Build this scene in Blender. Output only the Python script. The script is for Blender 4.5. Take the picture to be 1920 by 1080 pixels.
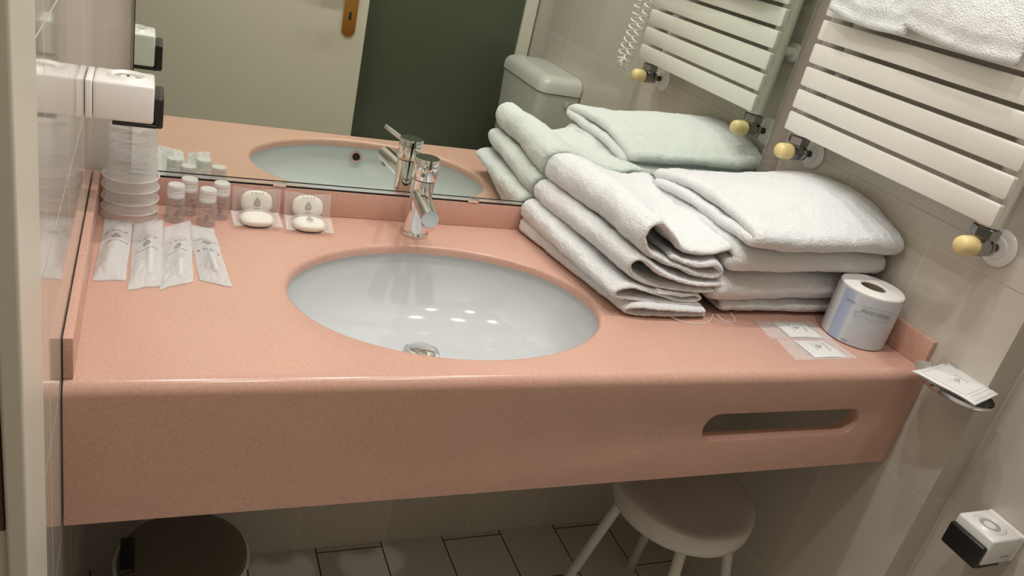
import bpy, math, random
from mathutils import Vector, Matrix, noise
random.seed(4)
PI = math.pi
scene = bpy.context.scene
COL = scene.collection
for _o in list(bpy.data.objects):
    bpy.data.objects.remove(_o)
CT = 0.757            # counter top above the floor; builders below measure z from the counter top
W = 1.25              # right wall plane
DEPTH = 0.4902        # counter depth

# ------------------------------------------------------------------ camera
cam_data = bpy.data.cameras.new('camera')
cam = bpy.data.objects.new('camera', cam_data)
COL.objects.link(cam)
R = ((0.909, -0.355, 0.219), (0.032, -0.464, -0.885), (0.416, 0.812, -0.410))
fx = Vector(R[0]).normalized()
fz = (Vector(R[2]) - fx * Vector(R[2]).dot(fx)).normalized()
fy = fz.cross(fx)
cam.matrix_world = Matrix(((fx[0], -fy[0], -fz[0], 0.0702),
                           (fx[1], -fy[1], -fz[1], -1.2612),
                           (fx[2], -fy[2], -fz[2], 0.5157 + CT),
                           (0, 0, 0, 1)))
cam_data.sensor_fit = 'HORIZONTAL'
cam_data.sensor_width = 36.0
cam_data.lens = 1518.757 * 36.0 / 1920.0
cam_data.clip_start = 0.01
scene.camera = cam

# ------------------------------------------------------------------ world, colour, lights
world = bpy.data.worlds.new('world')
scene.world = world
world.use_nodes = True
world.node_tree.nodes['Background'].inputs[0].default_value = (1.0, 0.93, 0.84, 1)
world.node_tree.nodes['Background'].inputs[1].default_value = 0.15
scene.view_settings.view_transform = 'Standard'
scene.view_settings.look = 'None'
scene.view_settings.gamma = 1.0
scene.view_settings.use_curve_mapping = False
scene.view_settings.exposure = 0.0
scene.cycles.use_denoising = True
scene.cycles.max_bounces = 10
scene.cycles.transparent_max_bounces = 40
scene.cycles.caustics_reflective = True
scene.cycles.sample_clamp_indirect = 2.0
scene.cycles.blur_glossy = 0.5
scene.cycles.caustics_refractive = False
LAMP_Z = 2.36
LAMPS = [(0.20, -0.42, 4.5), (0.63, -0.42, 4.5), (1.05, -0.42, 4.3), (0.36, -0.92, 3.5), (0.88, -0.92, 3.5)]
WARM = (1.0, 0.985, 0.965)
for (lx, ly, lw) in LAMPS:
    ld = bpy.data.lights.new('spot_lamp_light', 'AREA')
    ld.shape = 'DISK'
    ld.size = 0.06
    ld.energy = lw
    ld.color = WARM
    lo = bpy.data.objects.new('spot_lamp_light', ld)
    COL.objects.link(lo)
    lo.location = (lx, ly, LAMP_Z)

# ------------------------------------------------------------------ helpers
def link(o, parent=None):
    COL.objects.link(o)
    if parent is not None:
        o.parent = parent
    return o

class MB:
    def __init__(self):
        self.v = []
        self.f = []
    def add(self, verts, faces):
        n = len(self.v)
        self.v += [tuple(p) for p in verts]
        self.f += [tuple(i + n for i in f) for f in faces]
        return self
    def box(self, x0, y0, z0, x1, y1, z1, b=0.0, M=None):
        """box with chamfered edges of size b"""
        if b <= 0:
            vs = [(x, y, z) for x in (x0, x1) for y in (y0, y1) for z in (z0, z1)]
            fs = [(0, 1, 3, 2), (4, 6, 7, 5), (0, 4, 5, 1), (2, 3, 7, 6), (0, 2, 6, 4), (1, 5, 7, 3)]
        else:
            import bmesh
            bm = bmesh.new()
            bmesh.ops.create_cube(bm, size=1.0)
            for q in bm.verts:
                q.co = Vector(((x0 + x1) / 2 + q.co.x * (x1 - x0), (y0 + y1) / 2 + q.co.y * (y1 - y0), (z0 + z1) / 2 + q.co.z * (z1 - z0)))
            bmesh.ops.bevel(bm, geom=bm.edges[:], offset=b, segments=3, affect='EDGES', profile=0.5)
            bm.verts.ensure_lookup_table()
            vs = [q.co.copy() for q in bm.verts]
            fs = [[q.index for q in f.verts] for f in bm.faces]
            bm.free()
        if M is not None:
            vs = [M @ Vector(p) for p in vs]
        return self.add(vs, fs)
    def lathe(self, prof, n=32, M=None, sx=1.0, sy=1.0):
        vs, fs = [], []
        m = len(prof)
        for (r, z) in prof:
            for i in range(n):
                a = 2 * PI * i / n
                vs.append(Vector((r * sx * math.cos(a), r * sy * math.sin(a), z)))
        for j in range(m - 1):
            for i in range(n):
                k = (i + 1) % n
                fs.append((j * n + i, j * n + k, (j + 1) * n + k, (j + 1) * n + i))
        if prof[0][0] > 1e-6:
            fs.append(tuple(range(n))[::-1])
        if prof[-1][0] > 1e-6:
            fs.append(tuple((m - 1) * n + i for i in range(n)))
        if M is not None:
            vs = [M @ p for p in vs]
        return self.add(vs, fs)
    def tube(self, pts, r, n=12, caps=True):
        """round bar along points; r is a number or one radius per point"""
        pts = [Vector(p) for p in pts]
        m = len(pts)
        rs = r if isinstance(r, (list, tuple)) else [r] * m
        t0 = (pts[1] - pts[0]).normalized()
        up = Vector((0, 0, 1)) if abs(t0.z) < 0.9 else Vector((1, 0, 0))
        nrm = (up - t0 * up.dot(t0)).normalized()
        vs, fs = [], []
        for i in range(m):
            if i == 0: t = pts[1] - pts[0]
            elif i == m - 1: t = pts[-1] - pts[-2]
            else: t = pts[i + 1] - pts[i - 1]
            t.normalize()
            nrm = (nrm - t * nrm.dot(t)).normalized()
            bi = t.cross(nrm)
            for k in range(n):
                a = 2 * PI * k / n
                vs.append(pts[i] + (nrm * math.cos(a) + bi * math.sin(a)) * rs[i])
        for i in range(m - 1):
            for k in range(n):
                q = (k + 1) % n
                fs.append((i * n + k, i * n + q, (i + 1) * n + q, (i + 1) * n + k))
        if caps:
            fs.append(tuple(range(n))[::-1])
            fs.append(tuple((m - 1) * n + k for k in range(n)))
        return self.add(vs, fs)
    def grid(self, fn, nu, nv, close_u=False):
        vs = [fn(i / nu, j / nv) for j in range(nv + 1) for i in range(nu + 1)]
        fs = [(j * (nu + 1) + i, j * (nu + 1) + i + 1, (j + 1) * (nu + 1) + i + 1, (j + 1) * (nu + 1) + i) for j in range(nv) for i in range(nu)]
        return self.add(vs, fs)
    def ring_faces(self, a, b, n, closed=True):
        """quads between two vertex rings that start at index a and b"""
        for i in range(n if closed else n - 1):
            k = (i + 1) % n
            self.f.append((a + i, a + k, b + k, b + i))
    def build(self, name, mat, parent=None, loc=None, smooth=True, angle=40, recalc=True):
        me = bpy.data.meshes.new(name)
        me.from_pydata([tuple(p) for p in self.v], [], self.f)
        me.validate()
        if recalc:
            import bmesh
            bm = bmesh.new()
            bm.from_mesh(me)
            bmesh.ops.remove_doubles(bm, verts=bm.verts, dist=1e-6)
            bmesh.ops.recalc_face_normals(bm, faces=bm.faces)
            bm.to_mesh(me)
            bm.free()
        me.update()
        if smooth:
            me.shade_smooth()
            try:
                me.set_sharp_from_angle(angle=math.radians(angle))
            except Exception:
                pass
        if mat is not None:
            me.materials.append(mat)
        o = bpy.data.objects.new(name, me)
        link(o, parent)
        if loc is not None:
            o.location = loc
        return o

def rel(x, y, z):
    return (x, y, z + CT)

def tag(o, label, cat, group=None):
    o['label'] = label
    o['category'] = cat
    if group:
        o['group'] = group
    return o

def thing(name, label, cat, loc, rotz=0.0, group=None):
    o = bpy.data.objects.new(name, None)
    o.empty_display_size = 0.02
    link(o)
    o.location = rel(*loc)
    o.rotation_euler = (0, 0, rotz)
    return tag(o, label, cat, group)

def structure(o):
    o['kind'] = 'structure'
    return o

def copy_thing(o, loc=None, rotz=None, label=None):
    def rec(s, parent):
        c = s.copy()
        COL.objects.link(c)
        c.parent = parent
        for ch in s.children:
            rec(ch, c)
        return c
    c = rec(o, None)
    if loc is not None: c.location = rel(*loc)
    if rotz is not None: c.rotation_euler = (0, 0, rotz)
    if label: c['label'] = label
    return c

def catmull(pts, n):
    pts = [Vector(p) for p in pts]
    P = [pts[0] * 2 - pts[1]] + pts + [pts[-1] * 2 - pts[-2]]
    out = []
    m = len(pts) - 1
    for i in range(n + 1):
        t = i / n * m
        k = min(int(t), m - 1)
        t -= k
        a, b, c, d = P[k], P[k + 1], P[k + 2], P[k + 3]
        out.append(0.5 * ((2 * b) + (c - a) * t + (2 * a - 5 * b + 4 * c - d) * t * t + (3 * b - a - 3 * c + d) * t ** 3))
    return out

def AX(p, d):
    """matrix with z axis along d, at p"""
    d = Vector(d).normalized()
    return Matrix.Translation(Vector(p)) @ d.to_track_quat('Z', 'Y').to_matrix().to_4x4()

# ------------------------------------------------------------------ materials
def new_mat(name):
    m = bpy.data.materials.new(name)
    m.use_nodes = True
    nt = m.node_tree
    return m, nt, nt.nodes['Principled BSDF']

def plain(name, col, rough=0.5, metal=0.0, spec=0.5, coat=0.0, bump=None, sheen=0.0):
    m, nt, p = new_mat(name)
    p.inputs['Base Color'].default_value = (*col, 1)
    p.inputs['Roughness'].default_value = rough
    p.inputs['Metallic'].default_value = metal
    p.inputs['Specular IOR Level'].default_value = spec
    p.inputs['Coat Weight'].default_value = coat
    p.inputs['Coat Roughness'].default_value = 0.08
    p.inputs['Sheen Weight'].default_value = sheen
    if bump:
        sc, st, dist = bump
        tc = nt.nodes.new('ShaderNodeTexCoord')
        nz = nt.nodes.new('ShaderNodeTexNoise')
        nz.inputs['Scale'].default_value = sc
        nz.inputs['Detail'].default_value = 3
        nt.links.new(tc.outputs['Object'], nz.inputs['Vector'])
        bp = nt.nodes.new('ShaderNodeBump')
        bp.inputs['Strength'].default_value = st
        bp.inputs['Distance'].default_value = dist
        nt.links.new(nz.outputs['Fac'], bp.inputs['Height'])
        nt.links.new(bp.outputs['Normal'], p.inputs['Normal'])
    return m

def stone(name):
    """salmon pink engineered stone with fine pale and dark grains"""
    m, nt, p = new_mat(name)
    tc = nt.nodes.new('ShaderNodeTexCoord')
    n1 = nt.nodes.new('ShaderNodeTexNoise'); n1.inputs['Scale'].default_value = 330; n1.inputs['Detail'].default_value = 2
    n2 = nt.nodes.new('ShaderNodeTexNoise'); n2.inputs['Scale'].default_value = 14; n2.inputs['Detail'].default_value = 4
    v1 = nt.nodes.new('ShaderNodeTexVoronoi'); v1.inputs['Scale'].default_value = 230
    for n in (n1, n2, v1):
        nt.links.new(tc.outputs['Object'], n.inputs['Vector'])
    r1 = nt.nodes.new('ShaderNodeValToRGB')
    r1.color_ramp.elements[0].position = 0.30; r1.color_ramp.elements[0].color = (0.57, 0.332, 0.257, 1)
    r1.color_ramp.elements[1].position = 0.72; r1.color_ramp.elements[1].color = (0.655, 0.395, 0.31, 1)
    e = r1.color_ramp.elements.new(0.5); e.color = (0.615, 0.362, 0.283, 1)
    nt.links.new(n1.outputs['Fac'], r1.inputs['Fac'])
    r2 = nt.nodes.new('ShaderNodeValToRGB')
    r2.color_ramp.elements[0].position = 0.10; r2.color_ramp.elements[0].color = (1, 1, 1, 1)
    r2.color_ramp.elements[1].position = 0.17; r2.color_ramp.elements[1].color = (0, 0, 0, 1)
    nt.links.new(v1.outputs['Distance'], r2.inputs['Fac'])
    ma = nt.nodes.new('ShaderNodeMath'); ma.operation = 'MULTIPLY'; ma.inputs[1].default_value = 0.30
    nt.links.new(r2.outputs['Color'], ma.inputs[0])
    mx = nt.nodes.new('ShaderNodeMixRGB'); mx.inputs[2].default_value = (0.82, 0.60, 0.48, 1)
    nt.links.new(ma.outputs[0], mx.inputs[0])
    nt.links.new(r1.outputs['Color'], mx.inputs[1])
    mp = nt.nodes.new('ShaderNodeMapRange'); mp.inputs[3].default_value = 0.95; mp.inputs[4].default_value = 1.05
    nt.links.new(n2.outputs['Fac'], mp.inputs[0])
    mu = nt.nodes.new('ShaderNodeMixRGB'); mu.blend_type = 'MULTIPLY'; mu.inputs[0].default_value = 1
    nt.links.new(mx.outputs[0], mu.inputs[1]); nt.links.new(mp.outputs[0], mu.inputs[2])
    nt.links.new(mu.outputs[0], p.inputs['Base Color'])
    p.inputs['Roughness'].default_value = 0.22
    p.inputs['Specular IOR Level'].default_value = 0.45
    return m

def tiles(name, col, grout, uax, vax, bw, rh, off, u0, v0, mortar=0.0014, rough=0.14, rot=False, var=0.03, bump=0.25):
    """glazed tiles: uax and vax name the object axes that run along a tile's width and height"""
    m, nt, p = new_mat(name)
    tc = nt.nodes.new('ShaderNodeTexCoord')
    sp = nt.nodes.new('ShaderNodeSeparateXYZ')
    nt.links.new(tc.outputs['Object'], sp.inputs[0])
    cb = nt.nodes.new('ShaderNodeCombineXYZ')
    def shifted(ax, s):
        a = nt.nodes.new('ShaderNodeMath'); a.operation = 'ADD'; a.inputs[1].default_value = s
        nt.links.new(sp.outputs[ax], a.inputs[0])
        return a.outputs[0]
    nt.links.new(shifted(uax, u0), cb.inputs[0])
    nt.links.new(shifted(vax, v0), cb.inputs[1])
    br = nt.nodes.new('ShaderNodeTexBrick')
    br.offset = off
    br.inputs['Scale'].default_value = 1.0
    br.inputs['Brick Width'].default_value = bw
    br.inputs['Row Height'].default_value = rh
    br.inputs['Mortar Size'].default_value = mortar
    br.inputs['Mortar Smooth'].default_value = 0.3
    br.inputs['Bias'].default_value = 0.0
    c1 = tuple(c * (1 - var) for c in col); c2 = tuple(c * (1 + var) for c in col)
    br.inputs['Color1'].default_value = (*c1, 1)
    br.inputs['Color2'].default_value = (*c2, 1)
    br.inputs['Mortar'].default_value = (*grout, 1)
    nt.links.new(cb.outputs[0], br.inputs['Vector'])
    nt.links.new(br.outputs['Color'], p.inputs['Base Color'])
    mr = nt.nodes.new('ShaderNodeMapRange'); mr.inputs[3].default_value = rough; mr.inputs[4].default_value = 0.7
    nt.links.new(br.outputs['Fac'], mr.inputs[0])
    nt.links.new(mr.outputs[0], p.inputs['Roughness'])
    bp = nt.nodes.new('ShaderNodeBump'); bp.inputs['Strength'].default_value = bump; bp.inputs['Distance'].default_value = 0.001
    bp.invert = True
    nt.links.new(br.outputs['Fac'], bp.inputs['Height'])
    nt.links.new(bp.outputs['Normal'], p.inputs['Normal'])
    return m

def film(name, col, opacity, rough=0.2, spec=0.5, wrinkle=0.0, wscale=60):
    """thin plastic: part see-through, part diffuse and glossy"""
    m, nt, p = new_mat(name)
    p.inputs['Base Color'].default_value = (*col, 1)
    p.inputs['Roughness'].default_value = rough
    p.inputs['Specular IOR Level'].default_value = spec
    tr = nt.nodes.new('ShaderNodeBsdfTransparent')
    mix = nt.nodes.new('ShaderNodeMixShader')
    fr = nt.nodes.new('ShaderNodeLayerWeight'); fr.inputs['Blend'].default_value = 0.25
    mr = nt.nodes.new('ShaderNodeMapRange'); mr.inputs[3].default_value = opacity; mr.inputs[4].default_value = min(1.0, opacity + 0.45)
    nt.links.new(fr.outputs['Facing'], mr.inputs[0])
    nt.links.new(mr.outputs[0], mix.inputs[0])
    nt.links.new(tr.outputs[0], mix.inputs[1])
    nt.links.new(p.outputs[0], mix.inputs[2])
    nt.links.new(mix.outputs[0], nt.nodes['Material Output'].inputs['Surface'])
    if wrinkle:
        tc = nt.nodes.new('ShaderNodeTexCoord')
        nz = nt.nodes.new('ShaderNodeTexNoise'); nz.inputs['Scale'].default_value = wscale; nz.inputs['Detail'].default_value = 2
        bp = nt.nodes.new('ShaderNodeBump'); bp.inputs['Strength'].default_value = wrinkle; bp.inputs['Distance'].default_value = 0.004
        nt.links.new(tc.outputs['Object'], nz.inputs['Vector'])
        nt.links.new(nz.outputs['Fac'], bp.inputs['Height'])
        nt.links.new(bp.outputs['Normal'], p.inputs['Normal'])
    return m

def terry(name, col):
    m, nt, p = new_mat(name)
    p.inputs['Base Color'].default_value = (*col, 1)
    p.inputs['Roughness'].default_value = 0.95
    p.inputs['Specular IOR Level'].default_value = 0.1
    p.inputs['Sheen Weight'].default_value = 0.25
    p.inputs['Sheen Roughness'].default_value = 0.5
    tc = nt.nodes.new('ShaderNodeTexCoord')
    n1 = nt.nodes.new('ShaderNodeTexNoise'); n1.inputs['Scale'].default_value = 420; n1.inputs['Detail'].default_value = 2
    n2 = nt.nodes.new('ShaderNodeTexNoise'); n2.inputs['Scale'].default_value = 70; n2.inputs['Detail'].default_value = 3
    for n in (n1, n2):
        nt.links.new(tc.outputs['Object'], n.inputs['Vector'])
    b1 = nt.nodes.new('ShaderNodeBump'); b1.inputs['Strength'].default_value = 1.0; b1.inputs['Distance'].default_value = 0.0026
    b2 = nt.nodes.new('ShaderNodeBump'); b2.inputs['Strength'].default_value = 0.45; b2.inputs['Distance'].default_value = 0.004
    nt.links.new(n1.outputs['Fac'], b1.inputs['Height'])
    nt.links.new(n2.outputs['Fac'], b2.inputs['Height'])
    nt.links.new(b2.outputs['Normal'], b1.inputs['Normal'])
    nt.links.new(b1.outputs['Normal'], p.inputs['Normal'])
    return m

TILE = (0.60, 0.545, 0.475)
GROUT = (0.66, 0.61, 0.54)
M_stone = stone('salmon_stone')
M_tile_right = tiles('right_wall_tile', TILE, GROUT, 'Y', 'Z', 0.20, 0.375, 0.0, 0.387, 0.191 - CT, rough=0.13)
M_tile_back = tiles('back_wall_tile', TILE, GROUT, 'X', 'Z', 0.19, 0.375, 0.0, 0.003, 0.191 - CT, rough=0.13)
M_tile_left = tiles('left_wall_tile', TILE, GROUT, 'Y', 'Z', 0.20, 0.1875, 0.0, 0.38, 0.191 - CT, rough=0.06)
M_floor = tiles('floor_tile', (0.66, 0.61, 0.55), (0.06, 0.05, 0.04), 'Y', 'X', 0.28, 0.14, 0.5, 0.0, 0.0, mortar=0.0018, rough=0.35)
M_ceiling = plain('ceiling_paint', (0.80, 0.77, 0.72), 0.8)
M_wall_paint = plain('wall_paint', (0.62, 0.57, 0.49), 0.6)
M_door = plain('door_lacquer', (0.66, 0.60, 0.49), 0.35)
M_frame = plain('frame_lacquer', (0.70, 0.655, 0.56), 0.35)
M_panel = plain('dark_screen', (0.085, 0.095, 0.062), 0.28)
M_chrome = plain('chrome', (0.86, 0.86, 0.86), 0.06, 1.0)
M_steel = plain('brushed_nickel', (0.36, 0.36, 0.355), 0.22, 1.0)
M_brass = plain('brass', (0.72, 0.42, 0.11), 0.22, 1.0)
M_dark_brass = plain('dark_brass', (0.10, 0.06, 0.03), 0.4, 0.6)
M_ceramic = plain('white_ceramic', (0.60, 0.62, 0.63), 0.06, spec=0.5, coat=0.3)
M_cistern = plain('grey_white_plastic', (0.58, 0.57, 0.53), 0.2)
M_white = plain('white_plastic', (0.84, 0.82, 0.79), 0.22)
M_black = plain('black_plastic', (0.012, 0.011, 0.010), 0.35)
M_gap = plain('dark_gap', (0.01, 0.008, 0.007), 0.8)
M_enamel = plain('radiator_enamel', (0.80, 0.765, 0.71), 0.30, coat=0.2)
M_cap = plain('yellowed_plastic', (0.80, 0.63, 0.30), 0.35)
M_towel = terry('white_terry', (0.80, 0.80, 0.805))
M_hem = plain('woven_hem', (0.87, 0.85, 0.83), 0.9, bump=(300, 0.4, 0.001))
M_mirror = plain('mirror_silver', (0.83, 0.89, 0.82), 0.0, 1.0)
M_glass_edge = plain('glass_edge', (0.75, 0.80, 0.76), 0.1, 0.7)
M_paper = plain('tissue_paper', (0.86, 0.84, 0.81), 0.9, bump=(180, 0.2, 0.001))
M_card = plain('card_core', (0.24, 0.18, 0.12), 0.9)
M_ink = plain('black_print', (0.025, 0.025, 0.025), 0.5)
M_grey_ink = plain('grey_print', (0.22, 0.24, 0.27), 0.5)
M_soft_ink = plain('faded_print', (0.10, 0.095, 0.09), 0.5)
M_soap = plain('ivory_soap', (0.84, 0.80, 0.70), 0.45)
M_sachet = plain('foil_sachet', (0.80, 0.79, 0.78), 0.3, bump=(60, 0.15, 0.002))
M_pouch = film('frosted_pouch', (0.82, 0.81, 0.805), 0.45, 0.24, wrinkle=0.6, wscale=45)
M_wrap = film('clear_wrapper', (0.85, 0.83, 0.80), 0.16, 0.12, wrinkle=0.6, wscale=90)
M_cup = film('clear_cup_plastic', (0.84, 0.82, 0.80), 0.055, 0.15)
M_cup_rim = film('clear_rim_plastic', (0.82, 0.80, 0.77), 0.34, 0.15)
M_bottle = film('clear_bottle_plastic', (0.66, 0.62, 0.59), 0.08, 0.08)
M_bottle_cap = film('milky_cap_plastic', (0.86, 0.85, 0.84), 0.46, 0.2)
M_liquid = film('clear_gel', (0.50, 0.40, 0.36), 0.14, 0.1)
M_green = plain('green_plastic', (0.16, 0.34, 0.26), 0.4)
M_stool = plain('stool_plastic', (0.66, 0.62, 0.56), 0.22)
M_bin_lid = plain('bin_lid_dark_reflection', (0.20, 0.17, 0.13), 0.25, 0.3)  # dark tone puts the chrome's reflection of the counter underside into the colour
M_insert = plain('white_insert', (0.84, 0.83, 0.82), 0.5)
M_lamp_glow, _nt, _p = new_mat('lamp_glow')
_p.inputs['Emission Color'].default_value = (*WARM, 1)
_p.inputs['Emission Strength'].default_value = 12.0

def wrapper_mat():
    """pale blue toilet roll wrapper with soft blue and white vertical bands around the roll"""
    m, nt, p = new_mat('pale_blue_wrapper')
    tc = nt.nodes.new('ShaderNodeTexCoord')
    sp = nt.nodes.new('ShaderNodeSeparateXYZ')
    nt.links.new(tc.outputs['Object'], sp.inputs[0])
    at = nt.nodes.new('ShaderNodeMath'); at.operation = 'ARCTAN2'
    nt.links.new(sp.outputs['Y'], at.inputs[0]); nt.links.new(sp.outputs['X'], at.inputs[1])
    mr = nt.nodes.new('ShaderNodeMapRange')
    mr.inputs[1].default_value = -PI; mr.inputs[2].default_value = PI
    nt.links.new(at.outputs[0], mr.inputs[0])
    cr = nt.nodes.new('ShaderNodeValToRGB')
    el = cr.color_ramp.elements
    el[0].position = 0.0; el[0].color = (0.43, 0.52, 0.70, 1)
    el[1].position = 1.0; el[1].color = (0.43, 0.52, 0.70, 1)
    for pos, c in ((0.045, (0.45, 0.54, 0.71)), (0.060, (0.66, 0.70, 0.77)), (0.085, (0.57, 0.61, 0.66)), (0.20, (0.58, 0.61, 0.65)), (0.40, (0.64, 0.66, 0.70)),
                   (0.955, (0.60, 0.62, 0.66)), (0.968, (0.74, 0.74, 0.76)), (0.982, (0.70, 0.71, 0.74)), (0.99, (0.44, 0.53, 0.70))):
        e = el.new(pos); e.color = (*c, 1)
    nt.links.new(mr.outputs[0], cr.inputs[0])
    nt.links.new(cr.outputs[0], p.inputs['Base Color'])
    p.inputs['Roughness'].default_value = 0.4
    return m
M_wrapper = wrapper_mat()

# ------------------------------------------------------------------ printed marks
_text_cache = {}
def text_shapes(s, size, spacing=1.0, shear=0.0):
    """flat letters of the built-in font, centred, as vertices and faces"""
    key = (s, size, spacing, shear)
    if key not in _text_cache:
        cu = bpy.data.curves.new('lettering', 'FONT')
        cu.body = s; cu.size = size; cu.space_character = spacing; cu.shear = shear
        cu.align_x = 'CENTER'; cu.align_y = 'CENTER'; cu.resolution_u = 3
        o = bpy.data.objects.new('lettering', cu)
        COL.objects.link(o)
        dg = bpy.context.evaluated_depsgraph_get()
        me = bpy.data.meshes.new_from_object(o.evaluated_get(dg))
        _text_cache[key] = ([v.co.copy() for v in me.vertices], [tuple(f.vertices) for f in me.polygons])
        bpy.data.objects.remove(o); bpy.data.curves.remove(cu); bpy.data.meshes.remove(me)
    return _text_cache[key]

def drop_outline(h, n=40):
    """water drop outline, pointed at +y"""
    out = []
    for i in range(n):
        a = 2 * PI * i / n
        r = math.sin(a / 2) ** 1.6
        out.append((0.42 * h * math.sin(a) * r * 1.15, h * (0.5 * math.cos(a))))
    return out

def flat_mark(h=0.012, word=None, word_size=0.005, under=None, under_size=0.0022, spacing=1.9, wy=0.95, uy=-0.85):
    """the drop emblem with rings, a word spread above it and a small word below; flat in x, y"""
    vs, fs = [], []
    def band(outer, inner):
        n0 = len(vs); n = len(outer)
        vs.extend([(*p, 0) for p in outer] + [(*p, 0) for p in inner])
        for i in range(n):
            k = (i + 1) % n
            fs.append((n0 + i, n0 + k, n0 + n + k, n0 + n + i))
    for k, w in ((1.0, 0.10), (0.74, 0.07), (0.5, 0.06)):
        o = [(x * k, y * k - h * 0.13 * (1 - k)) for x, y in drop_outline(h)]
        i_ = [(x * (k - w), y * (k - w) - h * 0.13 * (1 - k + w)) for x, y in drop_outline(h)]
        band(o, i_)
    sp = [(0.14 * h * (1 - t) * math.cos(7 * t), -0.10 * h + 0.14 * h * (1 - t) * math.sin(7 * t)) for t in [i / 20 for i in range(20)]]
    n0 = len(vs)
    for x, y in sp:
        vs.append((x, y - 0.012 * h * 1.5, 0)); vs.append((x, y + 0.012 * h * 1.5, 0))
    for i in range(19):
        fs.append((n0 + 2 * i, n0 + 2 * i + 2, n0 + 2 * i + 3, n0 + 2 * i + 1))
    if isinstance(under, int):                           # small print too fine to read: a row of short dashes
        x = -under * under_size * 0.5
        for k in range(under):
            w_ = under_size * (0.45 + 0.35 * ((k * 7) % 5) / 4)
            y_ = uy * h
            n0 = len(vs)
            vs.extend([(x, y_, 0), (x + w_, y_, 0), (x + w_, y_ + under_size * 0.35, 0), (x, y_ + under_size * 0.35, 0)])
            fs.append((n0, n0 + 1, n0 + 2, n0 + 3))
            x += under_size
        under = None
    for s, sz, y in ((word, word_size, wy * h), (under, under_size, uy * h)):
        if s:
            tv, tf = text_shapes(s, sz, spacing if s == word else 1.3)
            n0 = len(vs)
            vs.extend([(p.x, p.y + y, 0) for p in tv])
            fs.extend([tuple(i + n0 for i in f) for f in tf])
    return vs, fs

def print_part(name, shapes, mapfn, mat, parent):
    vs, fs = shapes
    mb = MB()
    mb.add([mapfn(Vector(p)) for p in vs], fs)
    return mb.build(name, mat, parent, smooth=False, recalc=False)

# ================================================================== SETTING
ROOM_Y = -1.50          # end wall
RX = 1.308              # recessed part of the right wall
def slab(name, x0, y0, z0, x1, y1, z1, mat):
    return structure(MB().box(x0, y0, z0, x1, y1, z1).build(name, mat, smooth=False))
slab('floor', -1.3, ROOM_Y - 0.1, -0.05, RX + 0.1, 0.12, 0.0, M_floor)
slab('ceiling', -1.3, ROOM_Y - 0.1, 2.40, RX + 0.1, 0.12, 2.45, M_ceiling)
slab('wall_back', -0.10, 0.014, 0.0, RX + 0.1, 0.12, 2.40, M_tile_back)
slab('wall_left', -0.10, -0.775, 0.0, 0.0, 0.014, 2.40, M_tile_left)
slab('wall_right', W, -0.585, 0.0, RX + 0.1, 0.014, 2.40, M_tile_right)
slab('wall_recess', RX, ROOM_Y, 0.0, RX + 0.1, -0.585, 2.40, M_tile_right)
slab('wall_front', -0.10, ROOM_Y - 0.1, 0.0, RX + 0.1, ROOM_Y, 2.40, M_wall_paint)
slab('wall_lintel', -0.10, ROOM_Y, 2.06, 0.0, -0.775, 2.40, M_wall_paint)
slab('wall_hall', -1.3, ROOM_Y - 0.1, 0.0, -1.2, 0.12, 2.40, M_wall_paint)
slab('wall_hall_end', -1.2, 0.02, 0.0, -0.10, 0.12, 2.40, M_wall_paint)
slab('wall_hall_side', -1.2, ROOM_Y - 0.1, 0.0, -0.10, ROOM_Y, 2.40, M_wall_paint)

structure(MB().box(W - 0.0009, -0.5855, CT + 0.1835, W + 0.002, -0.0005, CT + 0.2265, 0.0007).build('trim_2', M_tile_right, smooth=False))
# door casing around the opening in the left wall, nearest the camera
mb = MB()
mb.box(-0.10, -0.815, 0, 0.0, -0.775, 2.06)                         # jamb
mb.box(0.0, -0.822, 0, 0.012, -0.733, 2.10, 0.002)                  # casing board
mb.box(-0.10, ROOM_Y, 0, 0.0, ROOM_Y + 0.055, 2.06)
mb.box(0.0, ROOM_Y, 0, 0.012, ROOM_Y + 0.075, 2.10, 0.003)
mb.box(-0.10, ROOM_Y, 2.02, 0.012, -0.733, 2.06, 0.003)
frame = structure(mb.build('trim_1', M_frame, smooth=False))
mb = MB()
mb.box(-0.045, -0.8185, CT + 0.113, -0.0004, -0.8145, CT + 0.36, 0.0015)
mb.build('strike_plate', M_dark_brass, frame)

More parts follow.
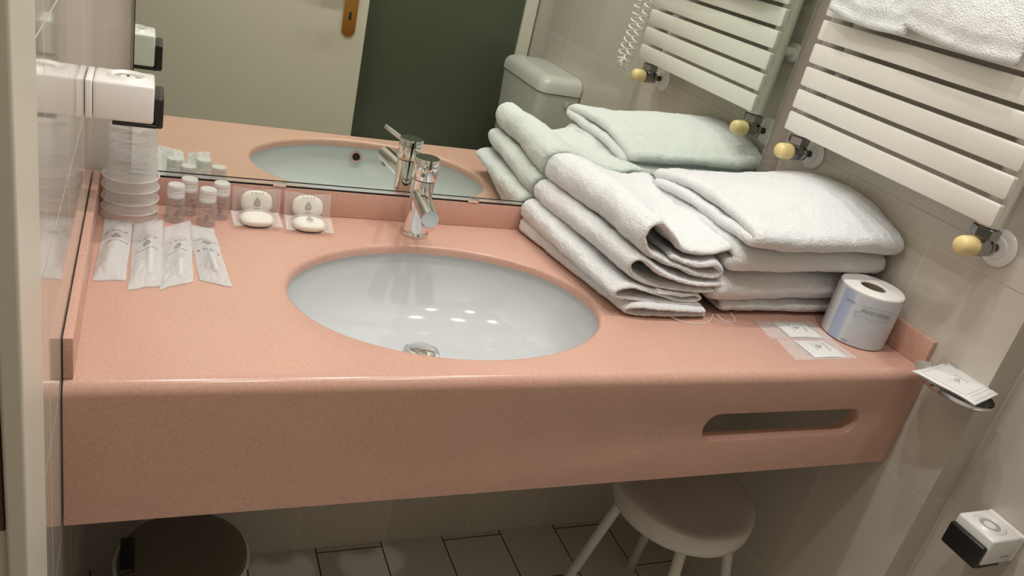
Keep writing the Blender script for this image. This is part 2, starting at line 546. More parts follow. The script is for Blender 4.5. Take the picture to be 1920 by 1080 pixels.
# opened door leaf standing in front of the end wall (seen in the mirror)
def make_door():
    y0, y1 = -1.392, -1.352
    mb = MB()
    mb.box(0.03, y0, 0.01, 0.672, y1 - 0.0121, 2.02, 0.002)
    mb.box(0.02, y1 - 0.012, 0.01, 0.687, y1, 2.03, 0.002)         # overlapping rebate lip
    d = structure(mb.build('door_1', M_door, smooth=False))
    px, pz = 0.632, CT + 0.06
    def plate(z0, z1, w, y, t, r):
        out = []
        for i in range(13):
            a = PI + PI * i / 12
            out.append((px + w * math.cos(a), z0 + r + w * math.sin(a)))
        for i in range(13):
            a = PI * i / 12
            out.append((px + w * math.cos(a), z1 - r + w * math.sin(a)))
        mb = MB()
        n = len(out)
        mb.add([(x, y, z) for x, z in out] + [(x, y + t, z) for x, z in out],
               [tuple(range(n)), tuple(range(n, 2 * n))] + [(i, (i + 1) % n, n + (i + 1) % n, n + i) for i in range(n)])
        return mb
    h = plate(pz, pz + 0.24, 0.021, y1, 0.006, 0.021).build('door_handle', M_brass, d)
    k = MB()
    k.box(px - 0.0035, y1 + 0.0055, pz + 0.05, px + 0.0035, y1 + 0.0068, pz + 0.075, 0.0005)
    k.build('keyhole', M_black, h)
    l = MB()
    l.tube([(px, y1 + 0.004, pz + 0.175), (px, y1 + 0.045, pz + 0.175), (px - 0.02, y1 + 0.055, pz + 0.175), (px - 0.11, y1 + 0.055, pz + 0.172)], [0.009, 0.009, 0.009, 0.007], 14)
    l.build('lever', M_brass, h)
    f = MB()
    f.box(0.672, y0 + 0.010, pz + 0.02, 0.6735, y1 - 0.014, pz + 0.22, 0.0005)
    f.build('latch_plate', M_steel, d)
make_door()

# dark shower screen with pale frame on the end wall (seen in the mirror)
t = thing('shower_screen', 'tall dark grey green screen with a pale frame, behind the open door', 'screen', (0, 0, -CT))
MB().box(0.30, ROOM_Y + 0.012, 0.02, 1.257, ROOM_Y + 0.022, 2.06, 0.001).build('panel', M_panel, t, smooth=False)
mb = MB()
mb.box(1.257, ROOM_Y + 0.001, 0.0, 1.302, ROOM_Y + 0.035, 2.10, 0.003)
mb.box(0.255, ROOM_Y + 0.001, 0.0, 0.30, ROOM_Y + 0.035, 2.10, 0.003)
mb.box(0.255, ROOM_Y + 0.001, 2.06, 1.302, ROOM_Y + 0.035, 2.10, 0.003)
mb.build('frame', M_frame, t, smooth=False)

# ceiling downlights
def make_downlight(x, y, label):
    t = thing('ceiling_downlight', label, 'light', (x, y, 2.40 - CT), 0, 'ceiling downlights')
    MB().lathe([(0.030, -0.004), (0.044, -0.004), (0.046, 0.0), (0.030, 0.0), (0.030, -0.004)], 32).build('trim_ring', M_chrome, t)
    MB().lathe([(0.0, -0.002), (0.030, -0.002), (0.030, -0.0005)], 32).build('bulb', M_lamp_glow, t)
for (lx, ly, _), nm in zip(LAMPS, ('above the toothbrush pouches at the left wall', 'above the wash basin', 'above the folded towels', 'in the room near the door side', 'in the room near the toilet side')):
    make_downlight(lx, ly, 'round ceiling downlight ' + nm)

# ================================================================== COUNTER
BX, BY, BA, BB = 0.4845, -0.271, 0.2345, 0.1723       # basin opening
def make_counter():
    t = thing('vanity_counter', 'long salmon pink stone counter with deep front apron and slot, under the mirror', 'counter', (0, 0, 0))
    x0, x1 = 0.0015, W - 0.0008
    yb, yf = -0.0, -DEPTH
    er = 0.016                                          # front edge radius
    mb = MB()
    # top with oval opening
    N = 160
    def rect_hit(a, xa, ya, xb, yb_, cx, cy):
        dx, dy = math.cos(a), math.sin(a)
        s = 1e9
        if dx > 1e-9: s = min(s, (xb - cx) / dx)
        if dx < -1e-9: s = min(s, (xa - cx) / dx)
        if dy > 1e-9: s = min(s, (yb_ - cy) / dy)
        if dy < -1e-9: s = min(s, (ya - cy) / dy)
        return cx + dx * s, cy + dy * s
    def angles(xa, ya, xb, yb_, cx, cy, n):
        al = [2 * PI * i / n for i in range(n)]
        for (x, y) in ((xa, ya), (xb, ya), (xb, yb_), (xa, yb_)):
            al.append(math.atan2(y - cy, x - cx) % (2 * PI))
        return sorted(al)
    al = angles(x0, yf + er, x1, yb, BX, BY, N)
    n = len(al)
    def ell(a, d):
        c, s = math.cos(a), math.sin(a)
        A, B = BA + d, BB + d
        k = 1 / math.sqrt((c / A) ** 2 + (s / B) ** 2)
        return BX + k * c, BY + k * s
    rings = []
    for d, z in ((0.0, -0.0145), (0.0, -0.007), (0.0007, -0.004), (0.0022, -0.0018), (0.0045, -0.0004), (0.007, 0.0)):
        rings.append([(*ell(a, d), z) for a in al])
    for q in (0.25, 0.5, 0.75, 1.0):
        rg = []
        for a in al:
            ex, ey = ell(a, 0.007)
            hx, hy = rect_hit(a, x0, yf + er, x1, yb, BX, BY)
            rg.append((ex + (hx - ex) * q, ey + (hy - ey) * q, 0.0))
        rings.append(rg)
    base = len(mb.v)
    for rg in rings: mb.v += rg
    for j in range(len(rings) - 1): mb.ring_faces(base + j * n, base + (j + 1) * n, n)
    # under side ring of the slab
    rg0 = [(*ell(a, 0.0), -0.0145) for a in al]
    rg1 = [(*rect_hit(a, x0, yf + er, x1, yb, BX, BY), -0.026) for a in al]
    b0 = len(mb.v); mb.v += rg0; b1 = len(mb.v); mb.v += rg1
    mb.ring_faces(b0, b1, n)
    # rounded front edge
    prof = [(yf + er - er * math.sin(a), -er + er * math.cos(a)) for a in [PI / 2 * i / 10 for i in range(11)]]
    M_ = len(prof)
    vs = [(x0, y, z) for y, z in prof] + [(x1, y, z) for y, z in prof]
    mb.add(vs, [(i, i + 1, M_ + i + 1, M_ + i) for i in range(M_ - 1)])
    # apron face with a stadium slot
    H = 0.1835; th = 0.022
    sx, sz, sw, sr = 0.984, -0.0945, 0.131, 0.0235
    za, zb = -H, -er
    cx, cz = sx, sz
    al2 = angles(x0, za, x1, zb, cx, cz, 120)
    def stad(a, d):
        dx, dz = math.cos(a), math.sin(a)
        r = sr + d
        # ray against a stadium with straight half-length sw
        best = None
        if abs(dz) > 1e-9:
            s = r / abs(dz)
            if abs(dx * s) <= sw: best = s
        if best is None:
            c = sw if dx > 0 else -sw
            b_ = dx * c
            best = b_ + math.sqrt(max(0, b_ * b_ - (c * c - r * r)))
        return cx + dx * best, cz + dz * best
    al2 = sorted(set(al2 + [math.atan2(sz_ * sr, sx_ * sw) % (2 * PI) for sz_ in (-1, 1) for sx_ in (-1, 1)] +
                     [math.atan2(sr * math.sin(b), sw * s_ + sr * math.cos(b)) % (2 * PI) for s_ in (-1, 1) for b in [2 * PI * i / 48 for i in range(48)]]))
    n2 = len(al2)
    seq = []
    for d, y in ((0.0, yf + th), (0.0, yf + 0.004), (0.0012, yf + 0.0013), (0.004, yf)):
        seq.append([(stad(a, d)[0], y, stad(a, d)[1]) for a in al2])
    seq.append([(lambda h: (h[0], yf, h[1]))(rect_hit(a, x0, za, x1, zb, cx, cz)) for a in al2])
    base = len(mb.v)
    for rg in seq: mb.v += rg
    for j in range(len(seq) - 1): mb.ring_faces(base + j * n2, base + (j + 1) * n2, n2)
    back0 = [(stad(a, 0)[0], yf + th, stad(a, 0)[1]) for a in al2]
    back1 = [(lambda h: (h[0], yf + th, h[1]))(rect_hit(a, x0, za, x1, zb, cx, cz)) for a in al2]
    b0 = len(mb.v); mb.v += back0; b1 = len(mb.v); mb.v += back1
    mb.ring_faces(b0, b1, n2)
    mb.add([(x0, yf, za), (x1, yf, za), (x1, yf + th, za), (x0, yf + th, za)], [(0, 1, 2, 3)])
    mb.box(x0, yb - 0.001, -0.03, x1, yb + 0.012, -0.0002)
    for xs in (x0, x1):
        pts = [(xs, y, z) for y, z in prof] + [(xs, yf, za), (xs, yf + th, za), (xs, yf + th, -0.026), (xs, yb, -0.026), (xs, yb, 0.0)]
        mb.add(pts, [tuple(range(len(pts)))])
    c = mb.build('countertop', M_stone, t, angle=30, recalc=True)
    mb = MB(); mb.box(0.001, -DEPTH + 0.0107, 0.0002, 0.0105, 0.0, 0.048, 0.001)
    mb.build('side_upstand', M_stone, t)
    mb = MB(); mb.box(W - 0.0097, -DEPTH + 0.0107, 0.0002, W - 0.0005, 0.0, 0.0497, 0.001)
    mb.build('side_upstand', M_stone, t)
    mb = MB(); mb.box(0.0105, 0.0, 0.0002, W - 0.0097, 0.0125, 0.0452, 0.0008)
    mb.build('backsplash', M_stone, t)
make_counter()

# ================================================================== BASIN
def make_basin():
    t = thing('wash_basin', 'oval white ceramic basin set under the pink counter', 'wash basin', (BX, BY, 0))
    mb = MB()
    prof = [(BA + 0.030, -0.0275), (BA + 0.006, -0.0275)]
    n = 96
    rings = []
    depth = 0.135
    def bowl(s):
        a = s * PI / 2
        r = max(0.0, math.cos(a)) ** 0.62
        z = -0.0155 - (depth - 0.0155) * (math.sin(a) ** 1.05)
        return r, z
    K = 26
    for d in (0.030, 0.005):
        rings.append([((BA + d) * math.cos(2 * PI * i / n), (BB + d) * math.sin(2 * PI * i / n), -0.0155 if d < 0.01 else -0.030) for i in range(n)])
    for j in range(1, K):
        r, z = bowl(j / K * 0.985)
        rings.append([((BA + 0.005) * r * math.cos(2 * PI * i / n), (BB + 0.005) * r * math.sin(2 * PI * i / n) , z) for i in range(n)])
    # outer shell
    for j in range(K - 1, 0, -1):
        r, z = bowl(j / K * 0.985)
        rings.append([((BA + 0.018) * r * math.cos(2 * PI * i / n), (BB + 0.018) * r * math.sin(2 * PI * i / n), z - 0.012) for i in range(n)])
    rings.append([((BA + 0.030) * math.cos(2 * PI * i / n), (BB + 0.030) * math.sin(2 * PI * i / n), -0.036) for i in range(n)])
    for rg in rings: mb.v += rg
    for j in range(len(rings) - 1): mb.ring_faces(j * n, (j + 1) * n, n)
    mb.ring_faces((len(rings) - 1) * n, 0, n)
    mb.build('bowl', M_ceramic, t, angle=60, recalc=True)
    zb = -depth + 0.001
    dr = MB().lathe([(0.0, zb + 0.010), (0.019, zb + 0.010), (0.0215, zb + 0.0085), (0.0225, zb + 0.005), (0.0225, zb + 0.003), (0.029, zb + 0.004), (0.031, zb + 0.001), (0.031, zb - 0.03), (0.0, zb - 0.03)], 40)
    dr.build('drain_plug', M_chrome, t).location = (-0.008, 0.055, 0.0)
    # overflow in the front wall of the bowl
    M = AX((0.0065, -0.1735, -0.0360), (0, 0.97, 0.22))
    ov = MB().lathe([(0.0075, -0.006), (0.0075, 0.001), (0.0085, 0.0035), (0.0118, 0.0035), (0.0130, 0.001), (0.0130, -0.006)], 32, M)
    o = ov.build('overflow_ring', M_chrome, t)
    MB().lathe([(0.0, 0.0022), (0.0080, 0.0018), (0.0080, -0.004)], 24, M).build('overflow_hole', M_gap, o)
make_basin()

# ================================================================== FAUCET
def make_faucet():
    fx_, fy_ = 0.4855, -0.049
    t = thing('mixer_tap', 'chrome single lever mixer tap standing behind the basin', 'tap', (fx_, fy_, 0))
    MB().lathe([(0.0, 0.0), (0.0232, 0.0), (0.0240, 0.0015), (0.0240, 0.0048), (0.0228, 0.0064), (0.0, 0.0064)], 40).build('base_ring', M_chrome, t)
    mb = MB().lathe([(0.0, 0.005), (0.0205, 0.005), (0.0202, 0.012), (0.0190, 0.04), (0.0186, 0.075), (0.0186, 0.0975), (0.0, 0.0975)], 48)
    mb.build('body', M_chrome, t)
    MB().lathe([(0.0, 0.0995), (0.0200, 0.0995), (0.0205, 0.1005), (0.0207, 0.133), (0.0200, 0.1348), (0.0, 0.1352)], 48).build('lever_cap', M_chrome, t)
    MB().lathe([(0.0, 0.097), (0.0178, 0.097), (0.0178, 0.0998), (0.0, 0.0998)], 32).build('seam', M_black, t)
    mb = MB()
    tip = Vector((0.4578 - fx_, -0.124 - fy_, 0.1296)); root = Vector((-0.006, -0.014, 0.124))
    mb.tube([root, root.lerp(tip, 0.5), root.lerp(tip, 0.985), tip], [0.0046, 0.0044, 0.0043, 0.0035], 16)
    mb.build('lever_handle', M_chrome, t)
    # spout, a short stubby round bar with a cut end
    a = Vector((-0.004, -0.010, 0.072)); b = Vector((-0.0135, -0.104, 0.0695))
    d = (b - a).normalized()
    mb = MB()
    pts = [a, a.lerp(b, 0.3), a.lerp(b, 0.6), a.lerp(b, 0.85), b]
    mb.tube(pts, [0.0145, 0.0145, 0.0142, 0.0140, 0.0136], 28)
    mb.build('spout', M_chrome, t)
    mb = MB().lathe([(0.0, -0.004), (0.0085, -0.004), (0.0092, 0.0), (0.0092, 0.006), (0.0, 0.006)], 24, AX(b + Vector((0.001, 0.014, -0.0125)), (0, 0, 1)))
    mb.build('aerator', M_steel, t)
make_faucet()

# ================================================================== MIRROR
def make_mirror():
    t = thing('wall_mirror', 'large frameless wall mirror above the pink counter', 'mirror', (0, 0, 0))
    x0, x1, z0, z1 = 0.0505, 1.1912, 0.0475, 1.25
    mb = MB(); mb.box(x0, 0.0012, z0, x1, 0.0062, z1)
    mb.build('pane', M_mirror, t, smooth=False)
    mb = MB(); mb.box(x0 + 0.002, 0.0064, z0, x1 - 0.002, 0.0125, z1 - 0.002)
    mb.build('backing', M_gap, t, smooth=False)
    mb = MB(); mb.box(x0 - 0.0012, 0.0008, z0 + 0.0, x0 - 0.0001, 0.0065, z1); mb.build('side_edge', M_gap, t, smooth=False)
    mb = MB(); mb.box(x1 + 0.0001, 0.0008, z0, x1 + 0.0013, 0.0065, z1); mb.build('side_edge', M_glass_edge, t, smooth=False)
    mb = MB(); mb.box(x0, 0.0002, 0.0455, x1, 0.0100, 0.0486); mb.build('gap_shade', M_gap, t, smooth=False)  # dark strip drawn in for the shadowed gap below the pane
    mb = MB(); mb.box(x0, 0.0000, 0.0487, x1, 0.0010, 0.0540); mb.build('bottom_rail', M_glass_edge, t, smooth=False)
    mb = MB(); mb.box(x0, 0.0004, 0.0541, x1, 0.0011, 0.0553); mb.build('rail_line', M_gap, t, smooth=False)
    for cx in (0.266, 0.60, 0.935):
        mb = MB(); mb.box(cx - 0.010, -0.0012, 0.0458, cx + 0.010, 0.0009, 0.0545, 0.0005)
        mb.build('clip', M_chrome, t)
make_mirror()

# ================================================================== RADIATOR
def make_radiator():
    t = thing('towel_radiator', 'white flat slat towel radiator on the right wall', 'radiator', (1.2, 0, 0))
    yA, yB = -0.0515, -0.5225
    z = 0.267
    k = 0
    while z < 1.35:
        if k not in (12, 13, 20, 21):
            mb = MB()
            out = []
            rr = 0.004
            for (cy_, cz_, a0) in ((yA - rr, z + 0.0342 - rr, 0), (yB + rr, z + 0.0342 - rr, 90), (yB + rr, z + rr, 180), (yA - rr, z + rr, 270)):
                for i in range(7):
                    a = math.radians(a0 + 15 * i)
                    out.append((cy_ + rr * math.cos(a), cz_ + rr * math.sin(a)))
            nn = len(out)
            cyy = (yA + yB) / 2; czz = z + 0.0171
            def inset(d): return [(p[0] - math.copysign(d, p[0] - cyy), p[1] - math.copysign(d, p[1] - czz)) for p in out]
            for x_, o_ in ((-0.0185, inset(0.0008)), (-0.0193, out), (-0.0277, out), (-0.0285, inset(0.0008))):
                mb.v += [(x_, p[0], p[1]) for p in o_]
            for j in range(3): mb.ring_faces(j * nn, (j + 1) * nn, nn)
            mb.f.append(tuple(range(nn))); mb.f.append(tuple(3 * nn + i for i in range(nn)))
            mb.build('slat', M_enamel, t)
        z += 0.0419; k += 1
    for y in (-0.072, -0.500):
        mb = MB().lathe([(0.0, 0.262), (0.0165, 0.262), (0.0175, 0.265), (0.0175, 1.37), (0.0, 1.37)], 28, Matrix.Translation((0.0, y, 0)))
        mb.build('collector_tube', M_enamel, t)
        for zz in (0.392, 1.25):
            mb = MB()
            mb.tube([(0.012, y + 0.0, zz), (0.0485, y + 0.0, zz)], 0.009, 16)
            mb.lathe([(0.0, 0.0), (0.016, 0.0), (0.018, 0.002), (0.018, 0.010), (0.0, 0.010)], 24, AX((0.0495, y, zz), (-1, 0, 0)))
            mb.build('wall_bracket', M_white, t)
        v = MB()
        v.lathe([(0.0, 0.236), (0.0125, 0.236), (0.0125, 0.250), (0.0, 0.250)], 20, Matrix.Translation((0, y, 0)))
        v.lathe([(0.0, -0.014), (0.0135, -0.014), (0.0150, -0.008), (0.0150, 0.008), (0.0120, 0.010), (0.0140, 0.0115), (0.0120, 0.013), (0.0145, 0.0145), (0.0145, 0.019), (0.0110, 0.023), (0.0, 0.023)], 24, AX((0, y, 0.2285), (1, 0, 0)))
        vo = v.build('valve', M_steel, t)
        nb = MB().lathe([(0.0, 0.243), (0.0175, 0.243), (0.0205, 0.246), (0.0205, 0.2585), (0.0175, 0.2605), (0.0, 0.2605)], 6, Matrix.Translation((0, y, 0)))
        nb.build('nut', M_steel, vo, smooth=False)
        cb = MB().lathe([(0.0, 0.0), (0.0148, 0.0), (0.0154, 0.006), (0.0146, 0.008), (0.0150, 0.014), (0.0146, 0.021), (0.0128, 0.027), (0.0095, 0.0305), (0.0, 0.032)], 28, AX((-0.013, y, 0.2285), (-1, 0, 0)))
        cb.build('valve_cap', M_cap, vo)
        sb = MB(); sb.tube([(0.022, y, 0.2285), (0.0475, y, 0.2285)], 0.0065, 16)
        sb.build('pipe_stub', M_dark_brass, vo)
        eb = MB().lathe([(0.0, 0.0), (0.028, 0.0), (0.029, 0.003), (0.026, 0.006), (0.017, 0.007), (0.016, 0.010), (0.010, 0.0115), (0.0, 0.0115)], 40, AX((0.0495, y, 0.2285), (-1, 0, 0)))
        eb.build('wall_rosette', M_white, vo)
make_radiator()

# ================================================================== TOWELS
def fb(p, s, seed):
    return noise.noise(Vector((p[0] * s + seed * 7.3, p[1] * s + seed * 3.1, p[2] * s - seed * 5.7)))

def ribbon_towel(name, label, group, pathA, pathB, half, to_world, origin, seed, nv=54, npath=150, wob=0.006, wrinkle=0.004, end_round=0.012, halfB=None, slope=None):
    """a folded towel: a layered cross-section path (A at v=0, B at v=1) swept along v; both ends show the layers"""
    A = catmull([(p[0], p[1], 0) for p in pathA], npath)
    B = catmull([(p[0], p[1], 0) for p in pathB], npath)
    mb = MB()
    ringn = 2 * (npath + 1) + 6
    vs_l = []
    # v positions with extra rows near both ends for rounding
    rows = [(-0.0, 0.35, -1.0), (0.0, 0.75, -0.6), (0.0, 0.95, -0.25)] + [(i / nv, 1.0, 0) for i in range(0, nv + 1)] + [(1.0, 0.95, 0.25), (1.0, 0.75, 0.6), (1.0, 0.35, 1.0)]
    for (v, hs, ext) in rows:
        C = [A[i].lerp(B[i], v) for i in range(npath + 1)]
        hh = half if halfB is None else half + (halfB - half) * v
        L, Rr = [], []
        for i in range(npath + 1):
            a = C[max(0, i - 2)]; b = C[min(npath, i + 2)]
            t = (b - a)
            if t.length < 1e-9: t = Vector((1, 0, 0))
            t.normalize()
            nrm = Vector((-t.y, t.x, 0))
            puff = 1.0 + 0.22 * fb((i * 0.02, v * 2.0, 0), 1.6, seed)
            w = wob * fb((i * 0.012, 0.0, v * 0.0), 1.3, seed + 11)       # ragged end position per layer
            h = hh * hs * puff
            L.append((C[i] + nrm * h, w)); Rr.append((C[i] - nrm * h, w))
        tE = (C[-1] - C[-3]).normalized(); tS = (C[0] - C[2]).normalized()
        ring = list(L)
        for f_ in (0.35, 0.0, -0.35):
            nrm = Vector((-tE.y, tE.x, 0))
            ring.append((C[-1] + tE * hh * hs * math.sqrt(1 - f_ * f_) + nrm * hh * hs * f_, L[-1][1]))
        ring += Rr[::-1]
        for f_ in (0.35, 0.0, -0.35):
            nrm = Vector((-tS.y, tS.x, 0))
            ring.append((C[0] + tS * hh * hs * math.sqrt(1 - f_ * f_) + nrm * hh * hs * f_, L[0][1]))
        for (p, w) in ring:
            vv = v
            q = Vector(to_world(p.x, p.y, vv))
            q2 = Vector(to_world(p.x, p.y, vv + 0.01))
            dirv = (q2 - q).normalized()
            q = q + dirv * (w * (1 - v) * (1 - 0.6 * v) + ext * end_round)
            d1 = Vector((fb(q, 9, seed), fb(q, 9, seed + 20), fb(q, 9, seed + 40)))
            d2 = Vector((fb(q, 30, seed + 1), fb(q, 30, seed + 21), fb(q, 30, seed + 41)))
            d3 = Vector((fb(q, 130, seed + 2), fb(q, 130, seed + 22), fb(q, 130, seed + 42)))
            q = q + d1 * wrinkle + d2 * wrinkle * 0.38 + d3 * 0.0012
            if q.z < 0.0025: q.z = 0.0025 + 0.1 * (q.z - 0.0025) if q.z > -0.02 else 0.0005
            q.z = max(q.z, 0.0008)
            q.x = min(q.x, W - 0.003)
            if q.x > W - 0.012 and q.z < 0.053: q.x = W - 0.012
            q.y = min(q.y, -0.003)
            mb.v.append(tuple(q - Vector(origin)))
    n = ringn
    m = len(rows)
    for j in range(m - 1):
        mb.ring_faces(j * n, (j + 1) * n, n)
    # end caps: strips between the two sides of the path
    for j in (0, m - 1):
        b = j * n
        for i in range(npath):
            l0, l1 = b + i, b + i + 1
            r0, r1 = b + (npath + 1) + 3 + (npath - i), b + (npath + 1) + 3 + (npath - i - 1)
            mb.f.append((l0, l1, r1, r0))
        e0 = b + npath; e = b + npath + 1; r_ = b + npath + 4
        mb.f.append((e0, e, e + 1, e + 2, r_))
        s0 = b; s = b + 2 * (npath + 1) + 3; rl = b + 2 * (npath + 1) + 2
        mb.f.append((rl, s, s + 1, s + 2, s0))
    o = mb.build(name, M_towel, None, smooth=True, angle=180, recalc=True)
    o.location = rel(*origin)
    return tag(o, label, 'towel', group)

G_L = 'folded hand towels in the stack next to the basin'
G_R = 'thick folded bath towels in the stack at the right wall'
# left stack: sections in (x, z), swept from the front (v=0) to the mirror (v=1)
def left_map(front_y, back_y):
    def f(x, z, v):
        return (x, front_y + (back_y - front_y) * v, z)
    return f
T1A = [(0.934, 0.128), (0.908, 0.119), (0.880, 0.112), (0.852, 0.110), (0.826, 0.117), (0.804, 0.136), (0.785, 0.151), (0.767, 0.1575), (0.752, 0.151), (0.749, 0.134), (0.766, 0.110), (0.798, 0.094), (0.840, 0.082), (0.885, 0.0745), (0.905, 0.0785), (0.909, 0.088), (0.892, 0.0965), (0.866, 0.0915), (0.840, 0.0925), (0.815, 0.100)]
T1B = [(0.930, 0.128), (0.908, 0.128), (0.880, 0.125), (0.852, 0.128), (0.826, 0.135), (0.800, 0.143), (0.778, 0.150), (0.754, 0.152), (0.733, 0.145), (0.727, 0.130), (0.732, 0.116), (0.765, 0.107), (0.810, 0.104), (0.860, 0.103), (0.888, 0.104), (0.895, 0.110), (0.885, 0.117), (0.860, 0.114), (0.825, 0.116), (0.800, 0.121)]
T2A = [(0.915, 0.0600), (0.880, 0.0585), (0.845, 0.0610), (0.812, 0.0695), (0.790, 0.0790), (0.768, 0.0920), (0.752, 0.0975), (0.740, 0.0930), (0.739, 0.0820), (0.752, 0.0670), (0.785, 0.0560), (0.830, 0.0480), (0.880, 0.0460), (0.906, 0.0485)]
T2B = [(0.900, 0.0880), (0.870, 0.0900), (0.840, 0.0920), (0.810, 0.0950), (0.780, 0.0985), (0.750, 0.1000), (0.728, 0.0990), (0.716, 0.0910), (0.716, 0.0800), (0.730, 0.0720), (0.770, 0.0690), (0.815, 0.0670), (0.860, 0.0660), (0.900, 0.0660)]
T3A = [(0.800, 0.0420), (0.850, 0.0370), (0.880, 0.0365), (0.889, 0.0310), (0.880, 0.0250), (0.850, 0.0270), (0.800, 0.0385), (0.765, 0.0470), (0.742, 0.0490), (0.727, 0.0440), (0.725, 0.0350), (0.738, 0.0285), (0.780, 0.0265), (0.835, 0.0225), (0.890, 0.0190)]
T3B = [(0.800, 0.0500), (0.850, 0.0500), (0.880, 0.0490), (0.889, 0.0450), (0.880, 0.0410), (0.850, 0.0430), (0.800, 0.0560), (0.755, 0.0620), (0.722, 0.0640), (0.700, 0.0580), (0.697, 0.0450), (0.708, 0.0360), (0.770, 0.0340), (0.835, 0.0320), (0.890, 0.0310)]
T4A = [(0.895, 0.0150), (0.850, 0.0165), (0.800, 0.0200), (0.765, 0.0210), (0.750, 0.0170), (0.749, 0.0100), (0.762, 0.0060), (0.800, 0.0050), (0.850, 0.0050), (0.900, 0.0055)]
T4B = [(0.890, 0.0200), (0.850, 0.0220), (0.790, 0.0260), (0.735, 0.0280), (0.706, 0.0240), (0.699, 0.0150), (0.705, 0.0080), (0.760, 0.0060), (0.840, 0.0055), (0.890, 0.0055)]
ribbon_towel('folded_towel', 'white folded towel topmost in the stack by the basin, front fold gaping open', G_L, T1A, T1B, 0.0058, left_map(-0.300, -0.016), (0.83, -0.17, 0.105), 1, halfB=0.0085, wob=0.014, wrinkle=0.006)
ribbon_towel('folded_towel', 'white folded towel directly under the gaping top towel next to the basin', G_L, T2A, T2B, 0.0048, left_map(-0.308, -0.014), (0.83, -0.17, 0.06), 2, halfB=0.0088, wob=0.012)
ribbon_towel('folded_towel', 'white folded towel third from the top in the stack next to the basin', G_L, T3A, T3B, 0.0042, left_map(-0.314, -0.014), (0.83, -0.17, 0.03), 3, halfB=0.0082, wob=0.010)
ribbon_towel('folded_towel', 'thin flat white towel lying lowest, touching the counter next to the basin', G_L, T4A, T4B, 0.0042, left_map(-0.318, -0.014), (0.83, -0.17, 0.004), 4, halfB=0.0062, wob=0.010)
# right stack: sections in (y, z), swept from the left end (v=0) to the right wall (v=1)
def right_map(xa, xb, rise=0.0, skew=0.0):
    def f(y, z, v):
        return (xa + (xb - xa) * v + skew * (y + 0.18) * (1 - v), y, z * (1 + rise * v))
    return f
def half_fold(yb, yf, z0, z1, inner=True):
    zm = (z0 + z1) / 2; th = (z1 - z0)
    P = [(yb, z1 - th * 0.26), (yb - 0.06, z1 - th * 0.22), ((yb + yf) / 2, z1 - th * 0.20), (yf + 0.05, z1 - th * 0.24), (yf + 0.022, z1 - th * 0.32), (yf + 0.012, zm),
         (yf + 0.022, z0 + th * 0.30), (yf + 0.05, z0 + th * 0.24), ((yb + yf) / 2, z0 + th * 0.22), (yb - 0.06, z0 + th * 0.24), (yb, z0 + th * 0.24)]
    return P
R1A = [(-0.045, 0.147), (-0.11, 0.162), (-0.18, 0.170), (-0.25, 0.168), (-0.305, 0.161), (-0.338, 0.157), (-0.345, 0.151), (-0.328, 0.146), (-0.26, 0.147), (-0.18, 0.148), (-0.11, 0.145), (-0.06, 0.136)]
R1B = [(-0.040, 0.164), (-0.10, 0.186), (-0.17, 0.197), (-0.24, 0.193), (-0.295, 0.180), (-0.332, 0.167), (-0.342, 0.158), (-0.322, 0.151), (-0.26, 0.151), (-0.18, 0.152), (-0.11, 0.150), (-0.06, 0.146)]
ribbon_towel('folded_towel', 'thick puffy white bath towel on top of the stack at the right wall', G_R, R1A, R1B, 0.0105, right_map(0.935, 1.232, 0.0, -0.03), (1.085, -0.19, 0.15), 5, halfB=0.0125, wob=0.012, wrinkle=0.006, npath=120)
ribbon_towel('folded_towel', 'white bath towel second from the top of the stack at the right wall', G_R, half_fold(-0.030, -0.338, 0.082, 0.138), half_fold(-0.030, -0.336, 0.090, 0.142), 0.0125, right_map(0.925, 1.232), (1.08, -0.18, 0.10), 6, wob=0.012, npath=120)
ribbon_towel('folded_towel', 'white bath towel third from the top of the stack at the right wall', G_R, half_fold(-0.030, -0.324, 0.024, 0.082), half_fold(-0.030, -0.318, 0.026, 0.088), 0.0135, right_map(0.930, 1.215), (1.08, -0.18, 0.05), 7, wob=0.012, npath=120)
ribbon_towel('folded_towel', 'thin white towel lowest in the stack at the right wall, nearest the toilet roll', G_R, half_fold(-0.030, -0.318, 0.002, 0.032), half_fold(-0.030, -0.316, 0.002, 0.032), 0.0068, right_map(0.955, 1.208), (1.08, -0.18, 0.004), 8, wob=0.012, npath=120)

# loose threads hanging from the lowest towels
def thread(pts, label):
    c = catmull(pts, 40)
    o = MB().tube([p - Vector(pts[0]) for p in c], 0.0006, 6).build('loose_thread', M_hem, None)
    o.location = rel(*pts[0])
    tag(o, label, 'thread')
thread([(0.835, -0.330, 0.004), (0.855, -0.340, 0.0012), (0.885, -0.345, 0.001), (0.91, -0.333, 0.0012), (0.925, -0.318, 0.004)], 'loose white thread lying on the counter before the stack next to the basin')
thread([(0.930, -0.322, 0.006), (0.938, -0.332, 0.0012), (0.955, -0.338, 0.001), (0.964, -0.328, 0.002), (0.960, -0.318, 0.008)], 'short curled white thread at the lowest towel of the right wall stack')

